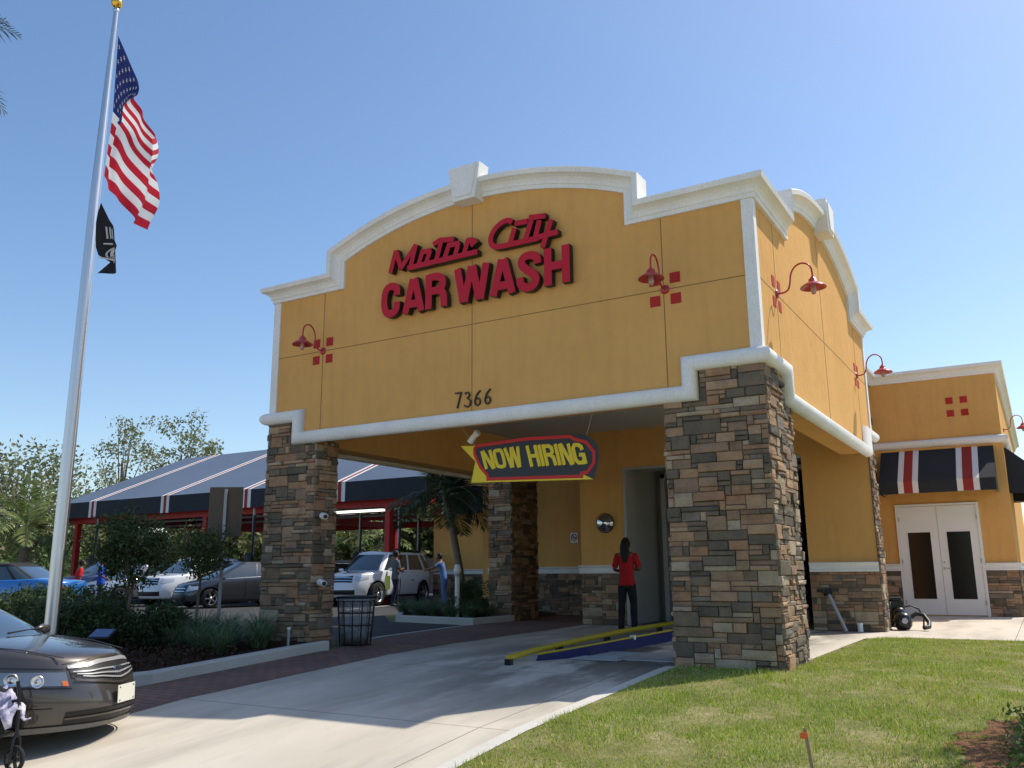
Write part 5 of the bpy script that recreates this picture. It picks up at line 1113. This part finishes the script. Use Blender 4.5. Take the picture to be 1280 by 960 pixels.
for s_ in (1,-1):
    hl_ = patch('headlight', s_*R(27), s_*R(62), .545, .650, .605, .715, LENS, .008, 18, 5)
    for (tc, zc, rad, dep) in ((38.5,.603,.048,.022),(46.5,.628,.052,.022)):
        q = MB(); c0 = S(s_*R(tc), vz(s_*R(tc), zc), .024); c1 = S(s_*R(tc+1), vz(s_*R(tc+1), zc), .024); tg = (c1-c0).normalized(); up_ = Vector((0,0,1)); nn = tg.cross(up_).normalized()*(1 if s_ > 0 else -1)
        up2 = nn.cross(tg).normalized(); pts = []
        for ring_, dd in ((1.12,-.012),(1.08,.0),(.95,.002),(.75,-.008),(.35,-.012),(.3,.0),(.0,.004)): pts.append([c0+nn*dd+(tg*math.cos(k_*PI/10)+up2*math.sin(k_*PI/10))*rad*ring_ for k_ in range(20)])
        q.grid(pts, 0, True, closed=True); q.build('reflector', CHR2, hl_, fix=False)
    patch('side_marker', s_*R(55.5), s_*R(63), .60, .66, .62, .70, AMB, .013, 6, 3, par=hl_)
    patch('turn_signal', s_*R(27.4), s_*R(29.6), .545, .585, .55, .59, AMB, .013, 5, 3, par=hl_)
    patch('lamp_lower_line', s_*R(26), s_*R(63), .515, .528, .588, .600, BLACK, .006, 18, 1)  # thin black strip just below the headlight
    patch('fender_line', s_*R(27), s_*R(60), .668, .676, .744, .752, BLACK, .003, 18, 1)
    patch('bumper_line', s_*R(34), s_*R(60), .37, .378, .40, .408, BLACK, .004, 12, 1)
    patch('tail_light', s_*R(138), s_*R(166), .7, .9, .7, .9, mat('tail_lens', (.4,.02,.015), .2), .006)
CHR3 = mat('grille_chrome', (.42,.42,.43), .30, .4, .8)
for s_ in (1,-1):
    patch('grille', 0, s_*R(25), .525, .665, .600, .672, BLACK, .006, 14, 5)
    patch('grille_surround', 0, s_*R(25.5), .664, .694, .672, .694, CHR3, .014, 16, 3)
    for z0, z1, a_ in ((.555,.612,20),(.588,.632,22.5),(.622,.650,24)): patch('grille_bar', 0, s_*R(a_), z0-.006, z0+.005, z1-.004, z1+.003, CHR3, .022, 14, 2)
    patch('grille_lip', 0, s_*R(24), .505, .525, .582, .600, PBR, .016, 14, 2)
    patch('air_intake', 0, s_*R(29), .215, .330, .235, .330, BLACK, .004, 14, 3)
    patch('intake_bar', 0, s_*R(29), .265, .283, .268, .284, PBR, .016, 14, 1)
    patch('chin_lip', 0, s_*R(60), .172, .205, .180, .235, noisy('chin_paint', (.16,.145,.13), (.18,.16,.145), 1, 30, .45, 0), .014, 30, 2)
patch('hood_gap', -R(27), R(27), .706, .713, .706, .713, BLACK, .004, 24, 1)
pl = MB(); pc = S(0, vz(0,.42), .03); pl.box(pc.x-.004,pc.x+.004,-.152,.152,.345,.497); plate = smooth_bevel(pl.build('number_plate', mat('plate_cream', (.70,.68,.58), .4), t), .003)
pl = MB()
for y in (-.12,.12):
    for z in (.365,.477): pl.lathe([(.008,.004),(.008,.007),(0,.008)], 8, (pc.x,y,z), 'x')
pl.build('bolt', BLACKM, plate)
em = MB(); ec = S(0, vz(0,.615), .03)
mpE = lambda s, z, d: (ec.x+d, s, z+.615)
ring_ = [(-.045,.04),(.045,.04),(.052,.02),(.042,-.035),(.0,-.042),(-.042,-.035),(-.052,.02),(-.045,.04)]
ribbon(em, [ring_, [(-.022,.036),(-.016,-.034)], [(.022,.036),(.016,-.034)], [(-.018,-.002),(.018,-.002)]], .012, mpE, -.015, .006); em.build('emblem', CHR2, t, fix=False)
for z, y0, y1 in ((0,.0,.0),):
    wp = MB(); wp.tube([(1.28,-.65,.985),(1.22,-.1,1.02),(1.2,.4,1.02)], .012, 6); wp.tube([(1.3,.0,.99),(1.24,.5,1.0),(1.2,.7,1.0)], .012, 6); wp.build('wiper', BLACK, t)
hc = MB()
for s_ in (1,-1): hc.tube([(2.15,s_*.50,.782),(1.8,s_*.58,.868),(1.35,s_*.66,.930)], .006, 5)
hc.build('hood_crease', PBR, t)

# rollator at the left edge
t = thing('rollator', 'folded black walker frame with a white and purple cloth at the left foreground edge', 'walking frame', (-4.36,-5.72,h(0,-5.72)), R(10))
wl = MB(); 
for (x, y) in ((0,0),(-.55,.05)):
    wh = bpy.data.objects.new('wheel', None); COL.objects.link(wh); wh.parent = t; wh.location = (x,y,.1)
    w1 = MB(); w1.lathe([(.078,-.016),(.095,-.014),(.1,0),(.095,.014),(.078,.016)], 28, (0,0,0), 'y', cap=False); w1.build('tyre', RUBBER, wh)
    w1 = MB(); w1.lathe([(.078,-.012),(.078,.012)], 24, (0,0,0), 'y', cap=False); w1.lathe([(.018,-.02),(.018,.02)], 12, (0,0,0), 'y')
    for k_ in range(5):
        a_ = 2*PI*k_/5; e = Vector((math.cos(a_),0,math.sin(a_))); w1.cbox(e*.045, .035,.011,.008, (e, Vector((-e.z,0,e.x)), Vector((0,1,0))))
    w1.build('rim', BLACK, wh)
fr_ = MB(); fr_.tube([(0,.03,.1),(0,.03,.24),(0,0,.28)], .012, 8); fr_.tube([(0,-.03,.1),(0,-.03,.24),(0,0,.28)], .012, 8); fr_.tube([(0,0,.26),(-.02,0,.58),(-.05,0,.66)], .014, 8); fr_.tube([(-.02,0,.3),(-.5,.02,.16),(-.55,.05,.1)], .014, 8); fr_.tube([(-.02,0,.52),(-.6,.0,.44)], .013, 8); fr_.tube([(-.02,0,.32),(-.6,.1,.62)], .013, 8); fr_.build('frame', BLACKM, t)
sb = MB(); sb.lathe([(0,0),(.16,.01),(.17,.05),(.1,.3),(0,.32)], 16, (-.24,.0,.30)); o = sb.build('seat_bag', CLOTHBK, t)
CL_ = noisy('white_purple_cloth', (.78,.77,.80), (.16,.12,.30), 14, 40, .9, .6, .01)
cl = MB(); rows = []
for i in range(13):
    u = i/12; rows.append([Vector((-.30+.30*u+.02*math.sin(j*2.1+i), -.12+.22*j/8+.02*math.sin(i*1.7), .60+.035*math.sin(i*1.9+j*1.3)-.20*max(0,u-.55)**1.2*2-.10*abs(j/8-.5)*2)) for j in range(9)])
cl.grid(rows, 0, True); o = cl.build('cloth', CL_); o.location = t.location; o.rotation_euler = t.rotation_euler; md = o.modifiers.new('s','SOLIDIFY'); md.thickness = .012; tag(o, 'crumpled white and purple cloth lying over the black walking frame', 'cloth')

# ------------------------------------------------------------------ people
def skin_mesh(verts, edges, rad, root=0, sub=1):
    me = bpy.data.meshes.new('tmp'); me.from_pydata([tuple(v) for v in verts], edges, []); o = bpy.data.objects.new('tmp', me); COL.objects.link(o)
    md = o.modifiers.new('k','SKIN'); md.use_smooth_shade = True; sk = me.skin_vertices[0].data
    for i, r_ in enumerate(rad): sk[i].radius = r_ if isinstance(r_, tuple) else (r_, r_); sk[i].use_root = False
    for i in (root if isinstance(root, (list,tuple)) else [root]): sk[i].use_root = True
    if sub: m2_ = o.modifiers.new('s','SUBSURF'); m2_.levels = sub; m2_.render_levels = sub
    bpy.context.view_layer.update(); nm = bpy.data.meshes.new_from_object(o.evaluated_get(bpy.context.evaluated_depsgraph_get())); bpy.data.objects.remove(o, do_unlink=True)
    for p in nm.polygons: p.use_smooth = True
    return nm
def person(label, loc, rz, H=1.72, skin=SKIN, shirt=None, pants=None, shoes=BLACK, hair=HAIR, long_hair=False, arms=None, stance=.10, lean=0, step=0, female=False, extra=None):
    """faces local -y; arms: ((elbow),(wrist)) for each side relative, left then right"""
    t = thing('person', label, 'person', loc, rz); k = H/1.72; J = {}
    lx = lambda z: -lean*max(0, z-.9)
    def P(n_, x, y, z): J[n_] = Vector((x, y+lx(z), z))*k
    P('pel',0,0,.95); P('wst',0,0,1.08); P('che',0,.0,1.28); P('nkb',0,.01,1.43); P('nk',0,0,1.50); P('hd',0,-.01,1.60); P('hdt',0,-.005,1.665)
    sw = .165 if female else .19
    for s_, sg in (('L',1),('R',-1)):
        P('sh'+s_, sg*sw, .01, 1.395); P('hp'+s_, sg*.08, 0, .89); P('kn'+s_, sg*stance*1.0, -.02-(step if sg > 0 else -step)*.5, .49); P('an'+s_, sg*stance*1.1, .03-(step if sg > 0 else -step), .085); P('he'+s_, sg*stance*1.1, .06-(step if sg > 0 else -step), .045); P('to'+s_, sg*(stance*1.1+.02), -.14-(step if sg > 0 else -step), .035)
    el = arms or (((.27,.03,1.12),(.25,-.12,.90)), ((-.27,.03,1.12),(-.25,-.12,.90)))
    P('elL',*el[0][0]); P('wrL',*el[0][1]); P('elR',*el[1][0]); P('wrR',*el[1][1])
    names = list(J); I = {n_: i for i, n_ in enumerate(names)}; V = [J[n_] for n_ in names]
    E_ = [('pel','wst'),('wst','che'),('che','nkb'),('nkb','nk'),('nk','hd'),('hd','hdt')]+[e for s_ in 'LR' for e in (('nkb','sh'+s_),('sh'+s_,'el'+s_),('el'+s_,'wr'+s_),('pel','hp'+s_),('hp'+s_,'kn'+s_),('kn'+s_,'an'+s_),('an'+s_,'he'+s_),('an'+s_,'to'+s_))]
    rd_ = {'pel':(.145,.10),'wst':(.125,.088),'che':(.15,.10),'nkb':(.085,.07),'nk':(.052,.055),'hd':(.078,.093),'hdt':(.062,.075)}
    for s_ in 'LR': rd_.update({'sh'+s_:.058,'el'+s_:.042,'wr'+s_:.027,'hp'+s_:.080,'kn'+s_:.058,'an'+s_:.038,'he'+s_:.036,'to'+s_:.033})
    rad = [tuple(q_*k for q_ in rd_[n_]) if isinstance(rd_[n_], tuple) else rd_[n_]*k for n_ in names]
    Ed = [(I[a], I[b_]) for a, b_ in E_]; roots = [I['pel']]
    for s_, sg in (('L',1),('R',-1)):     # hands
        wv = J['wr'+s_]; d = (wv-J['el'+s_]).normalized(); n0 = Vector((sg,0,0)); n0 = (n0-d*n0.dot(d)).normalized(); sd2 = d.cross(n0)
        i0 = len(V); V.append(wv+d*.045*k); rad.append((.033*k,.018*k)); Ed.append((I['wr'+s_], i0)); V.append(wv+d*.085*k); rad.append((.034*k,.016*k)); Ed.append((i0,i0+1))
        for f_i, (of, ln) in enumerate(((-.027,.068),(-.009,.078),(.009,.074),(.026,.058))):
            b0 = wv+d*.08*k+sd2*of*k; i1 = len(V); V += [b0, b0+d*ln*.45*k-n0*.008*k, b0+d*ln*.8*k-n0*.028*k]; rad += [.0095*k,.009*k,.007*k]; Ed += [(i1,i1+1),(i1+1,i1+2)]; roots.append(i1)
        b0 = wv+d*.03*k-sd2*.022*k; i1 = len(V); V += [b0, b0+d*.03*k-sd2*.03*k, b0+d*.065*k-sd2*.036*k-n0*.01*k]; rad += [.012*k,.0105*k,.0085*k]; Ed += [(i1,i1+1),(i1+1,i1+2)]; roots.append(i1)
    nm = skin_mesh(V, Ed, rad, roots, 1); nm.materials.append(skin)
    bm = bmesh.new(); bm.from_mesh(nm); hc_ = J['hd']
    def blob(c, r3):
        ret = bmesh.ops.create_icosphere(bm, subdivisions=2, radius=1); 
        for v_ in ret['verts']: v_.co = Vector((v_.co.x*r3[0], v_.co.y*r3[1], v_.co.z*r3[2]))*k+c
        for v_ in ret['verts']:
            for f_ in v_.link_faces: f_.smooth = True
    blob(hc_+Vector((0,0,.015))*k, (.074,.092,.112)); blob(hc_+Vector((0,-.098,-.01))*k, (.013,.02,.026)); blob(hc_+Vector((0,-.078,-.085))*k, (.03,.025,.02)); blob(hc_+Vector((0,-.086,-.052))*k, (.024,.012,.006))
    for sg in (1,-1): blob(hc_+Vector((sg*.078,.005,-.005))*k, (.010,.02,.032))
    bm.to_mesh(nm); bm.free(); bo = bpy.data.objects.new('body', nm); COL.objects.link(bo); bo.parent = t
    ey = MB()
    for sg in (1,-1): ey.lathe([(0,-.012*k),(.011*k,-.006*k),(.011*k,.006*k)], 10, tuple(hc_+Vector((sg*.03,-.082,.02))*k), 'y')
    ey.build('eyes', WDOOR, t)
    def garment(nm_, ns, es, infl, mt, par=t, cut_z=None):
        ii = {n_: i for i, n_ in enumerate(ns)}; vv = [J[n_] if n_ in J else ns[n_] for n_ in ns]
        rr_ = [tuple(q_*k+infl for q_ in rd_[n_]) if isinstance(rd_.get(n_), tuple) else rd_.get(n_,.06)*k+infl for n_ in ns]
        me_ = skin_mesh(vv, [(ii[a], ii[b_]) for a, b_ in es], rr_, 0, 1); me_.materials.append(mt); o_ = bpy.data.objects.new(nm_, me_); COL.objects.link(o_); o_.parent = par; return o_
    for s_ in 'LR': J['slv'+s_] = J['sh'+s_].lerp(J['el'+s_], .75); rd_['slv'+s_] = .052; J['hem'+s_] = J['an'+s_]+Vector((0,0,.02)); rd_['hem'+s_] = .05
    J['pelt'] = Vector((0,0,.945))*k; rd_['pelt'] = (.132,.10); J['hemt'] = Vector((0,lx(.84),.85))*k; rd_['hemt'] = (.158,.118); J['nkc'] = J['nkb'].lerp(J['nk'],.35); rd_['nkc'] = (.07,.065)
    fw_ = .93 if female else 1.0
    def loft(rings, mb_, n_=22, amp=.004):
        rows = [[(rx*math.cos(2*PI*j/n_)*(1+amp*18*math.sin(j*2.3+i*1.7)/10)*k*fw_, (ry*math.sin(2*PI*j/n_)+lx(z))*k, (z+amp*math.sin(j*1.9+i))*k) for j in range(n_)] for i, (z, rx, ry) in enumerate(rings)]
        mb_.grid(rows, 0, True, closed=True); mb_.add(rows[0], [tuple(range(n_))]); mb_.add(rows[-1], [tuple(range(n_))])
    tm = MB(); loft([(.80,.150,.105),(.84,.168,.118),(.90,.170,.122),(.97,.150,.110),(1.0,.140,.10)], tm)
    for s_, sg in (('L',1),('R',-1)):
        top_ = Vector((sg*.082*fw_, lx(.86), .87))*k; kn = J['kn'+s_]; an = J['an'+s_]+Vector((0,.01,-.03))*k
        pts_ = [top_, top_.lerp(kn,.35), top_.lerp(kn,.8), kn, kn.lerp(an,.25)+Vector((0,.008,0)), kn.lerp(an,.6), kn.lerp(an,.9), an]; tm.tube(pts_, [r_*k for r_ in (.090,.088,.072,.066,.066,.060,.058,.060)], 14)
    tm.build('trousers', pants, t)
    sm_ = MB(); loft([(.845,.172,.125),(.86,.176,.130),(.95,.166,.122),(1.06,.148,.108),(1.16,.150,.110),(1.27,.168,.118),(1.35,.178,.112),(1.395,.160,.098),(1.43,.110,.078),(1.455,.070,.064),(1.475,.062,.060)], sm_)
    for s_ in 'LR':
        sh_ = J['sh'+s_]; el_ = J['el'+s_]; c_ = J['che'].lerp(sh_, .7); e_ = sh_.lerp(el_, .78); sm_.tube([sh_.lerp(J['nkb'],.35), sh_, sh_.lerp(el_,.25), sh_.lerp(el_,.55), e_], [r_*k for r_ in (.05,.066,.064,.058,.060)], 14)
    sm_.build('shirt', shirt, t)
    for s_ in 'LR': garment('shoe', ['an'+s_,'he'+s_,'to'+s_], [('an'+s_,'he'+s_),('an'+s_,'to'+s_)], .012, shoes)
    hm = bpy.data.meshes.new('hair'); bm = bmesh.new(); ret = bmesh.ops.create_icosphere(bm, subdivisions=3, radius=1)
    for v_ in ret['verts']:
        c = v_.co; d = 1+.03*math.sin(c.x*19+c.z*11)*math.cos(c.y*17); v_.co = Vector((c.x*.088*d, c.y*.10*d+.012, c.z*.118*d+.03))*k+hc_
    bmesh.ops.delete(bm, geom=[f_ for f_ in bm.faces if (f_.calc_center_median()-hc_).y < -.035*k and (f_.calc_center_median()-hc_).z < .085*k], context='FACES')
    if long_hair:
        pts = [(0,.07,.06),(0,.105,-.02),(0,.115,-.12),(.0,.13,-.22),(0,.135,-.32)]; rr3 = [.07,.08,.08,.068,.03]
        for i in range(len(pts)-1):
            pass
        hb = MB(); NQ = 16; rows = [[tuple(hc_+Vector((p_[0]+rr3[i]*1.05*math.cos(2*PI*j/NQ)*(1+.07*math.sin(j*5+i)), p_[1]+rr3[i]*.55*math.sin(2*PI*j/NQ), p_[2]))*1.0) for j in range(NQ)] for i, p_ in enumerate(pts)]
        hb.grid(rows, 0, True, closed=True); hb.add(rows[-1], [tuple(range(NQ))]); hb.build('hair', hair, t)
    bm.to_mesh(hm); bm.free(); hm.materials.append(hair); ho = bpy.data.objects.new('hair', hm); COL.objects.link(ho); ho.parent = t
    for p_ in hm.polygons: p_.use_smooth = True
    return t
def cloth(nm, c): return noisy(nm, c, tuple(min(1,q*1.2) for q in c), 5, 120, .9, .3, .003)
cross = (((.25,-.03,1.13),(.06,-.20,1.10)), ((-.25,-.03,1.13),(-.06,-.22,1.16)))
person('person in a red shirt and black trousers with long dark hair watching the tunnel', (-4.12,5.35,0), PI+R(12), 1.66, shirt=cloth('red_shirt', (.42,.015,.02)), pants=CLOTHBK, long_hair=True, arms=cross, female=True, stance=.115)
mp_ = person('man in a grey shirt and dark trousers with a yellow cloth beside the white off-roader', (-15.9,13.4,0), R(150), 1.80, shirt=cloth('grey_shirt', (.11,.12,.13)), pants=cloth('navy_trousers', (.015,.018,.035)), arms=cross, step=.12)
o = MB(); o.cbox((.0,0,0), .09,.03,.22); o = smooth_bevel(o.build('towel', mat('yellow_towel', (.6,.62,.08), .9)), .03); o.location = (-16.08,13.22,.78); tag(o, 'yellow towel hanging at the hip of the man in the grey shirt', 'towel')
person('person in pale blue shirt and trousers wiping the side of the white off-roader', (-15.1,15.05,0), R(-70), 1.72, shirt=cloth('pale_blue_shirt', (.10,.19,.42)), pants=cloth('pale_blue_trousers', (.10,.17,.36)), arms=(((.3,-.2,1.25),(.28,-.45,1.2)), ((-.3,-.1,1.15),(-.28,-.4,1.1))), lean=.25)
person('person in a bright red shirt behind the blue convertible', (-23.4,7.0,0), R(160), 1.55, shirt=cloth('bright_red_shirt', (.6,.015,.02)), pants=CLOTHBK, lean=.2)
person('person in a royal blue shirt next to the red shirt behind the convertible', (-22.9,7.5,0), R(150), 1.62, shirt=cloth('royal_blue_shirt', (.02,.08,.48)), pants=cloth('olive_trousers', (.05,.06,.04)), arms=(((.33,.05,1.15),(.22,-.12,1.05)), ((-.33,.05,1.15),(-.22,-.12,1.05))))

# ------------------------------------------------------------------ repeated pieces become parts of their own
def separate(o, new=None):
    me = o.data; n = len(me.vertices); par = list(range(n))
    def find(i):
        while par[i] != i: par[i] = par[par[i]]; i = par[i]
        return i
    for p in me.polygons:
        a = find(p.vertices[0])
        for v in p.vertices[1:]: par[find(v)] = a
    groups = {}
    for p in me.polygons: groups.setdefault(find(p.vertices[0]), []).append(p)
    if len(groups) < 2 or len(groups) > 100: return
    nm = new or o.name.split('.')[0]
    for g_ in groups.values():
        vid = {}; vs = []; fs = []
        for p in g_:
            f = []
            for v in p.vertices:
                if v not in vid: vid[v] = len(vs); vs.append(me.vertices[v].co.copy())
                f.append(vid[v])
            fs.append(f)
        m2 = bpy.data.meshes.new(nm); m2.from_pydata(vs, [], fs); used = g_[0].material_index
        for mt in me.materials: m2.materials.append(mt)
        m2.polygons.foreach_set('material_index', [p.material_index for p in g_]); m2.polygons.foreach_set('use_smooth', [p.use_smooth for p in g_])
        c = bpy.data.objects.new(nm, m2); COL.objects.link(c); c.parent = o.parent; c.matrix_local = o.matrix_local
    if not o.children: bpy.data.objects.remove(o, do_unlink=True)
SEP = {'stripes': 'stripe', 'accent_squares': 'accent_square', 'cord': 'cord', 'control_joint': 'control_joint', 'wiper': 'wiper', 'hood_crease': 'hood_crease', 'pillar': 'pillar', 'steel_beam': 'steel_beam', 'vacuum_pipe': 'vacuum_pipe',
       'eyes': 'eye', 'bolt': 'bolt', 'corner_trim': 'corner_trim', 'foot': 'foot', 'pane': 'pane', 'hinge': 'hinge', 'strap': 'strap', 'script_word': None, 'storefront_frame': None}
for o in list(bpy.data.objects):
    if o.type == 'MESH' and o.parent and not o.children:
        k_ = o.name.split('.')[0]
        if SEP.get(k_): separate(o, SEP[k_])
